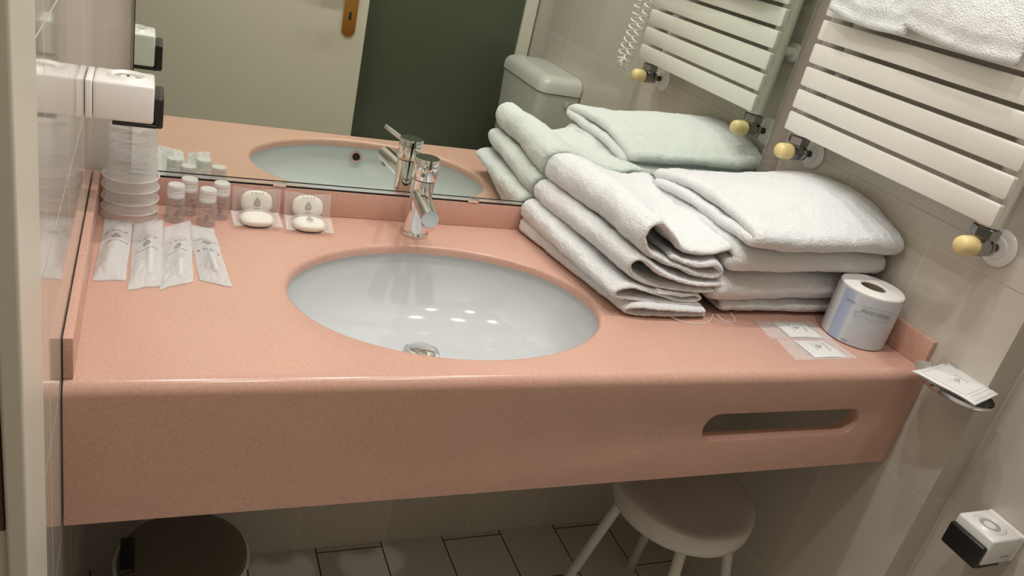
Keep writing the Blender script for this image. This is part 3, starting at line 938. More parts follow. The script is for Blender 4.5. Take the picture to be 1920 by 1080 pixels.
# towels hanging over the radiator
def hanging_towel(label, ya, yb, zbot_a, zbot_b, seed, xoff, thick=0.011):
    ox, oy, oz = 1.150, (ya + yb) / 2, 0.79
    top = 0.785
    mb = MB()
    NU, NV = 46, 90
    def mid(u, s):
        y = ya + (yb - ya) * u
        zb = zbot_a + (zbot_b - zbot_a) * u - 0.008 * math.sin(u * PI)
        L1 = top - zb
        arc = PI * 0.014
        tot = L1 + arc + 0.16
        l = s * tot
        wv = 0.004 * fb((y, l, 0), 14, seed) + 0.0015 * fb((y, l, 0), 50, seed + 3)
        xf = 1.1600 - xoff
        if l < L1:
            lift = 0.010 * max(0, 1 - l / 0.12)
            return Vector((xf - lift + wv, y + 0.004 * fb((0, l, u), 9, seed + 5), zb + l)), Vector((-1, 0, 0))
        l2 = l - L1
        if l2 < arc:
            a = l2 / arc * PI
            return Vector((1.176 - (1.176 - xf) * math.cos(a), y, top + 0.014 * math.sin(a))), Vector((-math.cos(a), 0, math.sin(a)))
        l3 = l2 - arc
        return Vector((1.192, y, top - l3)), Vector((1, 0, 0))
    def surf(side):
        def f(u, s):
            p, nrm = mid(u, s)
            e = min(u, 1 - u); e2 = min(s, 1 - s)
            k = min(1.0, math.sqrt(max(0.0, e / 0.03))) * min(1.0, math.sqrt(max(0.0, e2 / 0.015)))
            hem = 0.62 if 0.012 < s < 0.045 else 1.0
            q = p + nrm * side * thick * 0.5 * (0.12 + 0.88 * k) * hem
            q = q + nrm * side * 0.0008 * fb(q, 140, seed + 8)
            return q - Vector((ox, oy, oz))
        return f
    mb.grid(surf(1), NU, NV)
    mb.grid(surf(-1), NU, NV)
    n0 = (NU + 1) * (NV + 1)
    for j in range(NV):
        for i in (0, NU):
            a = j * (NU + 1) + i; b = (j + 1) * (NU + 1) + i
            mb.f.append((a, b, n0 + b, n0 + a))
    for i in range(NU):
        for j in (0, NV):
            a = j * (NU + 1) + i; b = a + 1
            mb.f.append((a, b, n0 + b, n0 + a))
    o = mb.build('hanging_towel', M_towel, None, angle=180)
    o.location = rel(ox, oy, oz)
    tag(o, label, 'towel', 'small towels hung over the radiator')
hanging_towel('white towel hung over the radiator on the side next to the mirror', -0.078, -0.262, 0.488, 0.480, 31, 0.0)
hanging_towel('white towel hung over the radiator on the side away from the mirror', -0.258, -0.472, 0.494, 0.482, 32, 0.008)

# ================================================================== TOILET ROLL
def make_roll():
    t = thing('toilet_roll', 'new toilet roll in a pale blue printed wrapper, standing on the counter', 'toilet roll', (1.183, -0.375, 0.0006))
    r, h, rc = 0.0530, 0.0960, 0.0205
    MB().lathe([(rc, 0.0), (r - 0.002, 0.0), (r - 0.0005, 0.002), (r - 0.0005, h - 0.003), (r - 0.003, h - 0.0005), (rc + 0.002, h - 0.0012), (rc, h - 0.003), (rc, 0.0)], 64).build('paper', M_paper, t)
    MB().lathe([(rc - 0.0012, 0.001), (rc - 0.0001, 0.001), (rc - 0.0001, h - 0.004), (rc - 0.0012, h - 0.004), (rc - 0.0012, 0.001)], 40).build('core', M_card, t)
    MB().lathe([(0.0, 0.02), (rc - 0.0015, 0.02)], 40).build('core_shade', M_card, t)
    mb = MB()
    n = 64
    zz = [0.0008, 0.002, h * 0.3, h * 0.6, h - 0.006]
    for z in zz:
        for i in range(n):
            a = 2 * PI * i / n
            rr = r + 0.0006 + (0.0006 * fb((math.cos(a), math.sin(a), z * 12), 2.5, 5)) - (0.0012 if z < 0.001 else 0)
            mb.v.append((rr * math.cos(a), rr * math.sin(a), z))
    for j in range(len(zz) - 1): mb.ring_faces(j * n, (j + 1) * n, n)
    w = mb.build('wrapper', M_wrapper, t)
    def wrap_map(ang0, z0, flip=True):
        s = -1 if flip else 1
        def f(p):
            a = ang0 + s * p.x / r
            return ((r + 0.0019) * math.cos(a), (r + 0.0019) * math.sin(a), z0 + s * p.y)
        return f
    def cat(*shapes):
        vs, fs = [], []
        for (v, f, off) in shapes:
            n0 = len(vs)
            vs += [Vector((p[0] + off[0], p[1] + off[1], 0)) for p in v]
            fs += [tuple(i + n0 for i in q) for q in f]
        return vs, fs
    tv, tf = text_shapes('Welcome', 0.0125, 1.0, 0.35)
    def sliver(pts, w_):
        c = catmull([(x, y, 0) for x, y in pts], 30)
        vs = []
        for i, p in enumerate(c):
            a = c[max(0, i - 1)]; b = c[min(30, i + 1)]
            tt = (b - a).normalized(); nn = Vector((-tt.y, tt.x, 0)) * w_
            vs += [p + nn, p - nn]
        return vs, [(2 * i, 2 * i + 2, 2 * i + 3, 2 * i + 1) for i in range(30)]
    s1 = sliver([(-0.030, -0.006), (-0.015, -0.0095), (0.005, -0.009), (0.030, -0.007)], 0.00025)
    s2 = sliver([(-0.024, 0.004), (-0.020, 0.011), (-0.008, 0.009), (0.006, 0.0125), (0.020, 0.009), (0.030, 0.013), (0.034, 0.006), (0.027, 0.0045)], 0.00028)
    ang = math.radians(-116)
    print_part('lettering', cat((tv, tf, (0, 0)), (s1[0], s1[1], (0, 0)), (s2[0], s2[1], (0, 0))), wrap_map(ang, 0.066), M_grey_ink, w)
    def dashes(n, step, hh):
        vs, fs = [], []
        for k in range(n):
            x = (k - n / 2) * step; w_ = step * (0.5 + 0.3 * ((k * 3) % 4) / 3); n0 = len(vs)
            vs += [(x, 0, 0), (x + w_, 0, 0), (x + w_, hh * (0.7 + 0.3 * (k % 2)), 0), (x, hh * (0.7 + 0.3 * (k % 2)), 0)]
            fs.append((n0, n0 + 1, n0 + 2, n0 + 3))
        return vs, fs
    print_part('printed_mark', dashes(7, 0.0024, 0.0026), wrap_map(math.radians(-166), 0.074), M_grey_ink, w)
    print_part('printed_mark', dashes(5, 0.0024, 0.0022), wrap_map(math.radians(-151), 0.008), M_grey_ink, w)
make_roll()

# ================================================================== SACHETS ON THE COUNTER (shower caps)
def make_cap_pouch(corners, label):
    """flat clear pouch: corners back-left, back-right, front-right, front-left"""
    cx = sum(c[0] for c in corners) / 4; cy = sum(c[1] for c in corners) / 4
    t = thing('shower_cap_pouch', label, 'pouch', (cx, cy, 0.0004), 0, 'flat clear pouches beside the toilet roll')
    bl, br, fr, fl = [Vector((c[0] - cx, c[1] - cy, 0)) for c in corners]
    sd = cx * 31
    def pos(u, v):
        return (bl.lerp(br, u)).lerp(fl.lerp(fr, u), v)
    def hgt(u, v):
        e = min(1.0, min(u, 1 - u) * 9) * min(1.0, min(v, 1 - v) * 9)
        b = math.exp(-((u - 0.55) / 0.28) ** 2 - ((v - 0.5) / 0.45) ** 2)
        return 0.0008 + 0.0042 * b * e + 0.0007 * e * (fb((u, v, 0), 6, sd) + 0.5)
    def up(u, v):
        p = pos(u, v); return (p.x, p.y, hgt(u, v))
    def dn(u, v):
        p = pos(u, v); return (p.x, p.y, 0.0002)
    mb = MB(); mb.grid(up, 40, 20); mb.grid(dn, 40, 20)
    mb.build('film', M_wrap, t)
    def ins(k):
        def f(u, v):
            uu = 0.30 + 0.52 * u + 0.05 * (v - 0.5); vv = 0.08 + 0.84 * v
            p = pos(uu, vv)
            return (p.x, p.y, 0.0004 + k * (hgt(uu, vv) - 0.0012))
        return f
    mb = MB(); mb.grid(ins(1.0), 20, 12); mb.grid(ins(0.05), 20, 12)
    mb.build('folded_cap', M_insert, t)
    def mp(p):
        # print reads from the right hand side; rotate a quarter turn
        uu = 0.55 + (p.y) / 0.13; vv = 0.48 - p.x / 0.055
        uu = min(max(uu, 0.02), 0.98); vv = min(max(vv, 0.02), 0.98)
        q = pos(uu, vv)
        return (q.x, q.y, hgt(uu, vv) + 0.0006)
    print_part('printed_mark', flat_mark(0.0135, 'AQUA', 0.0055, 9, 0.0024, 1.7, wy=1.15), mp, M_ink, t)
make_cap_pouch([(1.004, -0.333), (1.128, -0.331), (1.128, -0.390), (0.992, -0.389)], 'flat clear pouch beside the toilet roll, the one lying nearer the towels')
make_cap_pouch([(1.002, -0.391), (1.122, -0.391), (1.126, -0.449), (0.990, -0.454)], 'flat clear pouch beside the toilet roll, the one nearer the counter edge')

# ================================================================== SOAP DISH AND SACHETS ON IT
def make_dish():
    t = thing('soap_dish', 'chrome oval soap dish fixed to the right wall beside the counter', 'soap dish', (1.206, -0.562, 0.012))
    n = 56
    mb = MB()
    a, b = 0.046, 0.066
    rings = []
    for k, z in ((0.0, 0.003), (0.6, 0.003), (0.86, 0.005), (0.97, 0.010), (1.0, 0.0135), (1.015, 0.0135), (0.99, 0.008), (0.88, 0.0025), (0.6, 0.0), (0.0, 0.0)):
        rings.append([(a * k * math.cos(2 * PI * i / n), b * k * math.sin(2 * PI * i / n), z) for i in range(n)])
    for rg in rings: mb.v += rg
    for j in range(len(rings) - 1): mb.ring_faces(j * n, (j + 1) * n, n)
    mb.build('tray', M_chrome, t)
    mb = MB(); mb.tube([(0.010, 0.018, 0.001), (0.030, 0.018, -0.006), (W - 1.206 - 0.001, 0.018, -0.006)], 0.006, 14)
    mb.lathe([(0.0, 0.0), (0.016, 0.0), (0.018, 0.002), (0.018, 0.006), (0.0, 0.007)], 28, AX((W - 1.206 - 0.0002, 0.018, -0.006), (-1, 0, 0)))
    mb.build('wall_mount', M_chrome, t)
make_dish()

def make_sachet(corners, z, label, marked=True, seed=1):
    cx = sum(c[0] for c in corners) / 4; cy = sum(c[1] for c in corners) / 4
    t = thing('paper_sachet', label, 'sachet', (cx, cy, z), 0, 'flat white sachets on the soap dish')
    p00, p10, p11, p01 = [Vector((c[0] - cx, c[1] - cy, 0)) for c in corners]   # along u: long side
    def pos(u, v): return p00.lerp(p10, u).lerp(p01.lerp(p11, u), v)
    def hgt(u, v):
        e = min(1.0, min(u, 1 - u) * 8, min(v, 1 - v) * 8)
        return 0.0012 + 0.0022 * e + 0.0008 * fb((u, v, 0), 4, seed) - 0.006 * max(0, u - 0.75) ** 2 * 4
    mb = MB()
    mb.grid(lambda u, v: (pos(u, v).x, pos(u, v).y, hgt(u, v)), 26, 22)
    mb.grid(lambda u, v: (pos(u, v).x, pos(u, v).y, hgt(u, v) * 0.0 + hgt(0 if u < .5 else u, 0) - 0.0016), 26, 22)
    mb.build('envelope', M_sachet, t)
    if marked:
        su = (p10 - p00).length; sv = (p01 - p00).length
        def mp(p):
            u = 0.47 + p.x / su; v = 0.50 + p.y / sv
            q = pos(u, v)
            return (q.x, q.y, hgt(u, v) + 0.0005)
        # word runs along the long side
        print_part('printed_mark', flat_mark(0.013, 'AQUA', 0.0055, 9, 0.0024, 1.8, wy=1.05), mp, M_soft_ink, t)
        def frame_line(u0, v0, u1, v1, w):
            vs, fs = [], []
            N = 16
            d = Vector((u1 - u0, v1 - v0)); nn = Vector((-d.y, d.x)).normalized() * w
            for i in range(N + 1):
                c = Vector((u0, v0)) + d * (i / N)
                for s in (1, -1):
                    u, v = c.x + nn.x * s, c.y + nn.y * s
                    q = pos(u, v); vs.append((q.x, q.y, hgt(u, v) + 0.0004))
            for i in range(N): fs.append((2 * i, 2 * i + 2, 2 * i + 3, 2 * i + 1))
            return vs, fs
        mb = MB()
        for ln in ((0.07, 0.09, 0.80, 0.09), (0.07, 0.09, 0.07, 0.90), (0.80, 0.09, 0.80, 0.90), (0.86, 0.10, 0.86, 0.90), (0.95, 0.12, 0.95, 0.86)):
            mb.add(*frame_line(*ln, 0.004))
        mb.build('crease_lines', plain('sachet_crease', (0.62, 0.61, 0.60), 0.5), t, smooth=False, recalc=False)
        mb = MB()
        for ln in ((0.02, 0.86, 0.02, 0.97), (0.20, 0.985, 0.205, 0.93), (0.865, 0.92, 0.865, 1.0)):
            MB().add(*frame_line(*ln, 0.006)).build('registration_mark', M_ink, t, smooth=False, recalc=False)
make_sachet([(1.150, -0.528), (1.190, -0.612), (1.245, -0.590), (1.245, -0.512)], 0.0262, 'lower white sachet on the soap dish, mostly covered', False, 2)
make_sachet([(1.143, -0.537), (1.176, -0.6235), (1.259, -0.599), (1.246, -0.512)], 0.0305, 'white printed sachet lying on top of the soap dish', True, 3)

# ================================================================== WALL DISPENSERS
def make_dispenser(loc, sx, label):
    """white box; +x points away from its wall, front face has a black pad that wraps under it"""
    t = thing('soap_dispenser', label, 'dispenser', loc)
    t.scale = (1, 1, 1)
    L, wy, h = 0.077, 0.0325, 0.049
    def X(a, b): return (sx * a, sx * b) if sx > 0 else (sx * b, sx * a)
    mb = MB()
    xa, xb = X(0.0085, L)
    mb.box(xa, -wy, -h, xb, wy, 0.0, 0.004)
    mb.build('body', M_white, t)
    mb = MB()
    xa, xb = X(0.0, 0.0080)
    mb.box(xa, -wy, -h + 0.0005, xb, wy, -0.0005, 0.002)
    mb.build('wall_plate', M_white, t)
    # raised ring and dished button on top
    c = sx * 0.046
    M = Matrix.Translation((c, 0, 0))
    MB().lathe([(0.0, -0.002), (0.015, -0.001), (0.0175, 0.001), (0.019, 0.0032), (0.021, 0.0034), (0.0235, 0.001), (0.026, -0.001), (0.0, -0.006)], 40, M).build('top_ring', M_white, t)
    MB().lathe([(0.0, -0.0012), (0.0145, -0.0002), (0.0155, 0.0006), (0.0, -0.0008)], 32, M).build('dished_button', plain('grey_button', (0.42, 0.38, 0.37), 0.5), t)
    mb = MB().lathe([(0.0, 0.0008), (0.002, 0.0008), (0.002, -0.001), (0.0, -0.001)], 12, Matrix.Translation((c, 0.004, 0)))
    if sx > 0: mb.build('screw', M_black, t)
    mb = MB()
    xa, xb = X(L + 0.0004, L + 0.011)
    mb.box(xa, -wy + 0.001, -h - 0.005, xb, wy - 0.001, -0.014, 0.0035)
    xa, xb = X(0.030, L + 0.004)
    mb.box(xa, -wy + 0.001, -h - 0.005, xb, wy - 0.001, -h - 0.0003, 0.0015)
    mb.build('black_pad', M_black, t)
    return t
make_dispenser((0.0005, -0.1475, 0.2295), 1, 'white box dispenser with black end pad on the left wall above the cups')
dr = make_dispenser((RX - 0.0005, -0.683, -0.153), -1, 'white box dispenser with black front on the right wall below the soap dish')
mb = MB()
for k in range(5):
    mb.box(-0.040 + k * 0.0042, -0.0329, -0.036 + 0.0008 * (k % 2), -0.0372 + k * 0.0042, -0.0326, -0.0335)
mb.build('printed_mark', M_grey_ink, dr, smooth=False)

# ================================================================== PLASTIC CUPS
def make_cup(z, label, group):
    t = thing('plastic_cup', label, 'cup', (0.0515, -0.0465, z), 0, group)
    rb, rt, h = 0.0365, 0.0285, 0.092
    MB().lathe([(rb + 0.0012, 0.0015), (rb, 0.003), (rb - 0.0015, 0.014), (rb - 0.0022, 0.0155), (rt + 0.001, h - 0.004), (rt - 0.002, h - 0.001), (rt - 0.006, h - 0.001), (rt - 0.008, h - 0.004), (0.0, h - 0.004)], 56).build('cup_wall', M_cup, t)
    mb = MB()
    mb.tube([((rb + 0.001) * math.cos(2 * PI * i / 56), (rb + 0.001) * math.sin(2 * PI * i / 56), 0.0012) for i in range(57)], 0.0010, 8, caps=False)
    mb.build('rim', M_cup_rim, t)
for zc, nm in ((0.0005, 'lowest in the upturned stack of clear cups'), (0.0135, 'second from the bottom in the upturned stack of clear cups'),
               (0.0285, 'third from the bottom in the upturned stack of clear cups'), (0.0465, 'second from the top in the upturned stack of clear cups'),
               (0.0630, 'topmost in the upturned stack of clear cups')):
    make_cup(zc, 'clear plastic cup, ' + nm, 'upturned clear plastic cups stacked in the corner')

# ================================================================== SMALL BOTTLES
def make_bottle(loc, rot, label):
    t = thing('toiletry_bottle', label, 'bottle', loc, rot, 'small clear toiletry bottles')
    r = 0.0135
    MB().lathe([(0.0, 0.0004), (r - 0.002, 0.0004), (r, 0.0022), (r, 0.0345), (r - 0.001, 0.0365), (0.0095, 0.0385), (0.0085, 0.040), (0.0085, 0.042), (0.0, 0.042)], 32).build('body', M_bottle, t)
    MB().lathe([(0.0, 0.0018), (r - 0.0028, 0.0018), (r - 0.0012, 0.0035), (r - 0.0012, 0.030), (0.0, 0.030)], 32).build('gel', M_liquid, t)
    MB().lathe([(0.0, 0.0385), (0.0118, 0.0385), (0.0122, 0.040), (0.0122, 0.0445), (0.0118, 0.0452), (0.0122, 0.046), (0.0122, 0.0492), (0.0117, 0.0500), (0.0121, 0.0508), (0.0120, 0.0560), (0.0110, 0.0575), (0.0, 0.0577)], 32).build('screw_cap', M_bottle_cap, t)
    def mp(p):
        a = -PI / 2 + p.x / r
        return ((r + 0.0004) * math.cos(a), (r + 0.0004) * math.sin(a), 0.017 + p.y)
    print_part('printed_mark', flat_mark(0.0095, 'AQUA', 0.0034, 7, 0.0016, 1.5, wy=1.1, uy=-0.9), mp, M_ink, t)
make_bottle((0.112, -0.056, 0.0), math.radians(10), 'small clear gel bottle in the front pair, the one nearer the cups')
make_bottle((0.131, -0.027, 0.0), math.radians(30), 'small clear gel bottle in the back pair, the one nearer the cups')
make_bottle((0.1555, -0.064, 0.0), math.radians(-5), 'small clear gel bottle in the front pair, the one nearer the soaps')
make_bottle((0.1765, -0.034, 0.0), math.radians(-5), 'small clear gel bottle in the back pair, the one nearer the soaps')

# ================================================================== SOAPS
def make_soap(loc, lean, rotz, label, group, mark=True, round_=False):
    """oval soap in a clear wrapper; lean 90 = standing, 0 = lying flat"""
    t = thing('wrapped_soap', label, 'soap', loc, rotz, group)
    q = Matrix.Rotation(math.radians(lean), 4, 'X')
    a, b, th = (0.0245, 0.0185, 0.0072)
    wv, wf = MB(), MB()
    def soap(u, v):
        lon = u * 2 * PI; lat = (v - 0.5) * PI
        cx, cz = math.cos(lat), math.sin(lat)
        k = abs(cx) ** 0.6
        sx_ = math.copysign(abs(math.cos(lon)) ** 0.8, math.cos(lon)); sy_ = math.copysign(abs(math.sin(lon)) ** 0.8, math.sin(lon))
        return q @ Vector((a * k * sx_, b * k * sy_, th * math.copysign(abs(cz) ** 0.8, cz)))
    MB().grid(soap, 48, 18).build('bar', M_soap, t)
    WX, WY = 0.0365, 0.0235
    def wrap(side):
        def f(u, v):
            x = (u - 0.5) * 2; y = (v - 0.5) * 2
            d = max(0.0, 1 - (abs(x) / 0.80) ** 2.6 - 0.55 * (abs(y) / 1.0) ** 3)
            e = 0.0006 * math.sin(u * 60) if abs(x) > 0.86 else 0.0005 * fb((x, y, side), 5, loc[0] * 50)
            pull = 1 - 0.10 * (1 - abs(x)) * 1.0
            return q @ Vector((x * WX, y * WY * (0.86 + 0.14 * abs(x)), side * (0.0004 + (th + 0.0008) * min(1.0, d * 1.3) ** 0.6) + e))
        return f
    w = MB(); w.grid(wrap(1), 44, 26); w.grid(wrap(-1), 44, 26)
    w.build('wrapper', M_wrap, t)
    if mark:
        def mp(p):
            return q @ Vector((p.x, p.y + 0.0022, th + 0.0019))
        print_part('printed_mark', flat_mark(0.0145, 'AQUA', 0.0048, 'SOAP', 0.0030, 1.8, wy=0.90, uy=-0.80), mp, M_ink, t)
make_soap((0.2310, -0.0160, 0.0228), 76, math.radians(2), 'wrapped soap leaning on the backsplash, the one next to the bottles', 'wrapped soaps leaning on the backsplash')
make_soap((0.3100, -0.0200, 0.0228), 70, math.radians(-2), 'wrapped soap leaning on the backsplash, the one next to the tap', 'wrapped soaps leaning on the backsplash')
make_soap((0.2290, -0.0540, 0.0100), 6, math.radians(3), 'wrapped soap lying flat before the leaning soap next to the bottles', 'wrapped soaps lying flat', False)
make_soap((0.3080, -0.0610, 0.0100), 6, math.radians(-3), 'wrapped soap lying flat before the leaning soap next to the tap', 'wrapped soaps lying flat', True)

# ================================================================== FROSTED POUCHES
def make_pouch(quad, label, lumps, mark_v, mark_rot, seed):
    """quad: back-left, back-right, front-right, front-left on the counter"""
    cx = sum(c[0] for c in quad) / 4; cy = sum(c[1] for c in quad) / 4
    t = thing('frosted_pouch', label, 'pouch', (cx, cy, 0.0003), 0, 'frosted toiletry pouches at the left wall')
    bl, br, fr, fl = [Vector((c[0] - cx, c[1] - cy, 0)) for c in quad]
    def pos(u, v):
        p = bl.lerp(br, u).lerp(fl.lerp(fr, u), v)
        p.x += 0.0020 * fb((u, v * 3, 0), 1.5, seed) ; p.y += 0.003 * fb((u * 3, v, 1), 1.2, seed) * (1 if v > 0.9 or v < 0.1 else 0.3)
        return p
    def hgt(u, v):
        e = min(1.0, min(u, 1 - u) * 6) ** 0.6 * min(1.0, min(v, 1 - v) * 12) ** 0.7
        s = 0.0024
        for (lu, lv, ru, rv, hh) in lumps:
            s += 1.1 * hh * math.exp(-((u - lu) / ru) ** 2 - ((v - lv) / rv) ** 4)
        s += 0.0018 * fb((u * 1.4, v * 3.5, 0), 2.0, seed + 3) + 0.0022 * abs(fb((u * 2, v * 5, 2), 2.0, seed + 9)) * (1 if v > 0.75 else 0.12)
        crimp = 0.0006 * math.sin(u * 34 + seed) * math.exp(-((v - 0.96) / 0.05) ** 2) + 0.0006 * math.sin(u * 30) * math.exp(-((v - 0.03) / 0.03) ** 2)
        return max(0.0009, s * e + 0.0012 + abs(crimp) * 1.6)
    mb = MB()
    mb.grid(lambda u, v: (pos(u, v).x, pos(u, v).y, hgt(u, v)), 26, 80)
    mb.grid(lambda u, v: (pos(u, v).x, pos(u, v).y, 0.0002), 26, 80)
    mb.build('film', M_pouch, t)
    Lu = (br - bl).length; Lv = (fl - bl).length
    ca, sa = math.cos(mark_rot), math.sin(mark_rot)
    def mp(p):
        x = p.x * ca - p.y * sa; y = p.x * sa + p.y * ca
        u = min(max(0.5 + x / Lu, 0.03), 0.97); v = min(max(mark_v - y / Lv, 0.02), 0.98)
        q = pos(u, v)
        return (q.x, q.y, hgt(u, v) + 0.0005)
    print_part('printed_mark', flat_mark(0.0165, 'AQUA', 0.0066, 10, 0.0032, 2.0, wy=1.25, uy=-1.0), mp, M_ink, t)
    return t, pos, hgt
P1 = make_pouch([(0.019, -0.070), (0.055, -0.066), (0.053, -0.258), (0.016, -0.262)], 'frosted pouch lying beside the left upstand, in front of the cups', [(0.5, 0.55, 0.3, 0.36, 0.007), (0.35, 0.75, 0.22, 0.14, 0.003)], 0.40, 0.0, 1)
P2 = make_pouch([(0.057, -0.082), (0.096, -0.060), (0.094, -0.272), (0.055, -0.284)], 'frosted pouch second from the left upstand, a white tube showing through', [(0.62, 0.55, 0.22, 0.30, 0.008), (0.3, 0.6, 0.2, 0.3, 0.004)], 0.47, 0.0, 2)
P3 = make_pouch([(0.097, -0.088), (0.134, -0.055), (0.131, -0.256), (0.090, -0.283)], 'frosted pouch third from the left upstand, with a faint green tint low in it', [(0.6, 0.62, 0.24, 0.30, 0.008), (0.3, 0.5, 0.2, 0.2, 0.004)], 0.50, 0.0, 3)
P4 = make_pouch([(0.131, -0.073), (0.165, -0.082), (0.178, -0.268), (0.139, -0.252)], 'frosted pouch nearest the basin, slanted, with a green tint near its print', [(0.5, 0.6, 0.26, 0.30, 0.008), (0.55, 0.8, 0.25, 0.1, 0.003)], 0.42, math.radians(180), 4)

def make_paste_tube(P, u, v0, v1, label, green):
    t0, pos, hgt = P
    a = pos(u, v0); b = pos(u, v1)
    base = Vector(t0.location)
    t = thing('toothpaste_tube', label, 'tube', (base.x, base.y, 0.0008), 0, 'mini toothpaste tubes inside the frosted pouches')
    r = 0.0034
    d = (b - a)
    def at(s): 
        p = a + d * s
        return Vector((p.x, p.y, r + 0.0004))
    mb = MB(); mb.tube([at(s) for s in (0.0, 0.1, 0.4, 0.78)], [0.0015, 0.0034, 0.0034, 0.0034], 16)
    mb.build('tube_body', M_white, t)
    mb = MB(); mb.tube([at(s) for s in (0.785, 0.84, 0.97, 1.0)], [0.0030, 0.0031, 0.0029, 0.0024], 16)
    mb.build('cap', M_white, t)
    if green:
        mb = MB(); mb.tube([at(s) for s in (0.25, 0.45)], 0.0036, 16, caps=False)
        mb.build('green_band', M_green, t)
make_paste_tube(P2, 0.64, 0.42, 0.84, 'white mini toothpaste tube inside the second pouch from the left upstand', False)
make_paste_tube(P3, 0.62, 0.48, 0.90, 'white mini toothpaste tube with green band inside the third pouch', True)
make_paste_tube(P4, 0.62, 0.30, 0.80, 'white mini toothpaste tube with green band inside the pouch nearest the basin', True)

# ================================================================== STOOL
def make_stool():
    zf = -CT
    t = thing('bathroom_stool', 'small white plastic stool with a round dished seat, pushed under the counter', 'stool', (1.032, -0.298, zf))
    hs = 0.372
    r = 0.137
    n = 72
    mb = MB()
    rings = []
    def ztop(x, y):
        # saddle: dished along x, with a lip toward the front
        return -0.020 * math.exp(-(x / 0.085) ** 4) * math.exp(-((y + 0.0) / 0.115) ** 4)
    for k in (0.0, 0.2, 0.4, 0.55, 0.7, 0.82, 0.9, 0.955, 0.985):
        rings.append([(r * k * math.cos(2 * PI * i / n), r * k * math.sin(2 * PI * i / n), hs + ztop(r * k * math.cos(2 * PI * i / n), r * k * math.sin(2 * PI * i / n)) - (0.0 if k < 0.9 else 0.004 * ((k - 0.9) / 0.085) ** 2)) for i in range(n)])
    for k, z in ((1.0, hs - 0.012), (1.0, hs - 0.035), (0.975, hs - 0.048), (0.93, hs - 0.052), (0.90, hs - 0.046), (0.0, hs - 0.046)):
        rings.append([(r * k * math.cos(2 * PI * i / n), r * k * math.sin(2 * PI * i / n), z) for i in range(n)])
    for rg in rings: mb.v += rg
    for j in range(len(rings) - 1): mb.ring_faces(j * n, (j + 1) * n, n)
    mb.build('seat', M_stool, t, angle=50)
    for ang in (62, 152, 242, 332):
        a = math.radians(ang)
        top = Vector((0.104 * math.cos(a), 0.104 * math.sin(a), hs - 0.045)); bot = Vector((0.178 * math.cos(a), 0.178 * math.sin(a), 0.012))
        mb = MB(); mb.tube([top, bot], 0.0105, 18)
        lg = mb.build('leg', M_stool, t)
        mb = MB(); mb.tube([bot + Vector((0, 0, 0.004)), bot - Vector((0, 0, 0.012))], 0.0118, 18)
        mb.build('foot', M_cistern, lg)
make_stool()

# ================================================================== WASTE BIN
def make_bin():
    t = thing('pedal_bin', 'white round pedal bin with a dark reflecting lid on the floor under the counter', 'bin', (0.145, -0.225, -CT))
    MB().lathe([(0.0, 0.0), (0.088, 0.0), (0.092, 0.004), (0.100, 0.238), (0.102, 0.246), (0.097, 0.247), (0.092, 0.235), (0.0, 0.22)], 56).build('body', M_white, t)
    MB().lathe([(0.0955, 0.248), (0.0965, 0.251), (0.0955, 0.256), (0.088, 0.261), (0.05, 0.2645), (0.0, 0.2655)], 56).build('lid', M_bin_lid, t)
    mb = MB(); mb.box(-0.092, -0.035, 0.252, -0.072, 0.035, 0.2675, 0.002); mb.build('hinge', M_black, t)
    mb = MB(); mb.box(-0.022, -0.135, 0.008, 0.022, -0.085, 0.016, 0.003); mb.build('pedal', M_black, t)
make_bin()

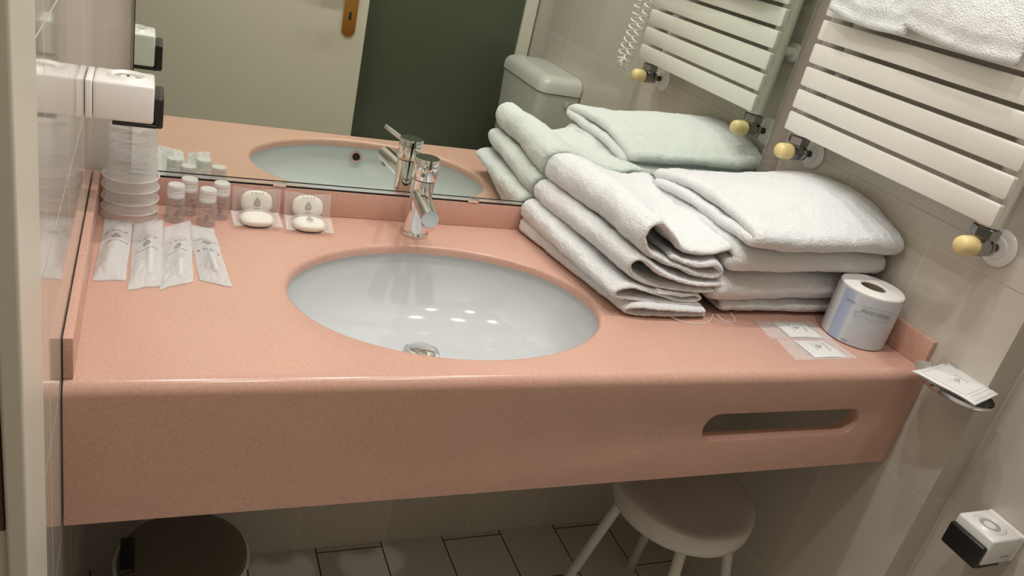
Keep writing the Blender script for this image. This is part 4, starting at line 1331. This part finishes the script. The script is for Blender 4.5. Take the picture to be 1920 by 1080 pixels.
# ================================================================== CISTERN AND TOILET (mirror)
def make_toilet():
    t = thing('toilet', 'grey white toilet with a boxy cistern against the right wall, seen in the mirror', 'toilet', (RX, -1.165, -CT))
    zt = CT + 0.008
    yA, yB = -0.187, 0.160
    mb = MB()
    def boxy(z, dx, dy, rr, n=8):
        out = []
        x0, x1, y0, y1 = -0.143 - dx, -0.002, yA - dy, yB + dy
        for (cx_, cy_, a0) in ((x1 - 0.004, y1 - 0.004, 0), (x0 + rr, y1 - rr, 90), (x0 + rr, y0 + rr, 180), (x1 - 0.004, y0 + 0.004, 270)):
            r_ = rr if cx_ < -0.05 else 0.004
            for i in range(n + 1):
                a = math.radians(a0 + 90 * i / n)
                out.append((cx_ + r_ * math.cos(a), cy_ + r_ * math.sin(a), z))
        return out
    def loft(rings, name, mat, parent):
        m = MB(); n = len(rings[0])
        for rg in rings: m.v += rg
        for j in range(len(rings) - 1): m.ring_faces(j * n, (j + 1) * n, n)
        m.f.append(tuple(range(n))); m.f.append(tuple((len(rings) - 1) * n + i for i in range(n)))
        return m.build(name, mat, parent, angle=50)
    loft([boxy(zt - 0.32, -0.02, -0.03, 0.03), boxy(zt - 0.30, -0.012, -0.02, 0.03), boxy(zt + 0.036, -0.002, -0.002, 0.03)], 'cistern', M_cistern, t)
    lid = loft([boxy(zt + 0.0375, -0.001, -0.001, 0.03), boxy(zt + 0.040, 0.002, 0.002, 0.032), boxy(zt + 0.066, 0.001, 0.001, 0.032), boxy(zt + 0.080, -0.008, -0.008, 0.03), boxy(zt + 0.087, -0.020, -0.020, 0.026), boxy(zt + 0.089, -0.040, -0.050, 0.020)], 'cistern_lid', M_cistern, t)
    MB().lathe([(0.0, 0.0), (0.009, 0.0), (0.010, 0.002), (0.0, 0.004)], 24, AX((-0.045, yB + 0.0005, zt + 0.012), (0, 1, 0))).build('side_cap', M_cistern, t)
    # pan
    m = MB(); n = 40
    rings = []
    for z, k, off in ((0.0, 0.62, 0.06), (0.06, 0.58, 0.05), (0.22, 0.72, 0.02), (0.34, 0.98, 0.0), (0.39, 1.0, 0.0)):
        rings.append([(-0.35 + off + 0.21 * k * math.cos(2 * PI * i / n), 0.175 * k * math.sin(2 * PI * i / n), z) for i in range(n)])
    for rg in rings: m.v += rg
    for j in range(len(rings) - 1): m.ring_faces(j * n, (j + 1) * n, n)
    m.f.append(tuple(range(n))); m.f.append(tuple(4 * n + i for i in range(n)))
    m.box(-0.20, -0.10, 0.0, -0.004, 0.10, 0.38, 0.02)
    m.build('pan', M_ceramic, t, angle=50)
    m = MB().lathe([(0.0, 0.391), (1.02, 0.391), (1.04, 0.398), (1.0, 0.414), (0.0, 0.418)], 40, Matrix.Translation((-0.35, 0, 0)), 0.21, 0.175)
    m.build('seat_lid', M_white, t)
    MB().tube([(-0.06, 0, zt - 0.315), (-0.06, 0, 0.37)], 0.022, 20).build('flush_pipe', M_white, t)
make_toilet()

# ================================================================== HAIR DRYER WITH COILED CORD (mirror)
def make_dryer():
    t = thing('hair_dryer', 'white wall hair dryer with a hanging coiled cord, seen in the mirror beside the radiator', 'hair dryer', (RX, -0.69, 0.62))
    mb = MB(); mb.box(-0.085, -0.05, 0.0, -0.001, 0.05, 0.20, 0.012)
    mb.build('wall_holder', M_white, t)
    mb = MB(); mb.tube([(-0.10, 0.0, -0.05), (-0.10, 0.0, 0.10), (-0.11, 0.0, 0.18)], [0.018, 0.020, 0.030], 20)
    mb.build('dryer_body', M_white, t)
    # loop of coiled cord: down from the holder and back up
    px = -0.085
    pts = [(px + 0.02, -0.030, 0.0), (px, -0.004, -0.15), (px, 0.020, -0.28), (px - 0.005, 0.010, -0.375), (px - 0.010, 0.035, -0.395), (px - 0.010, 0.055, -0.37), (px - 0.006, 0.068, -0.28), (px, 0.075, -0.15), (px, 0.05, 0.02)]
    c = catmull(pts, 700)
    cl = [Vector(p) for p in c]
    out = []
    s = 0.0
    for i, p in enumerate(cl):
        tdir = (cl[min(700, i + 1)] - cl[max(0, i - 1)]).normalized()
        n1 = Vector((1, 0, 0)); n1 = (n1 - tdir * n1.dot(tdir)).normalized(); n2 = tdir.cross(n1)
        if i: s += (p - cl[i - 1]).length
        a = s / 0.0175 * 2 * PI
        rr = 0.0105 * min(1.0, s / 0.03)
        out.append(p + n1 * rr * math.cos(a) + n2 * rr * math.sin(a))
    MB().tube(out, 0.0023, 7).build('coiled_cord', M_white, t)
make_dryer()
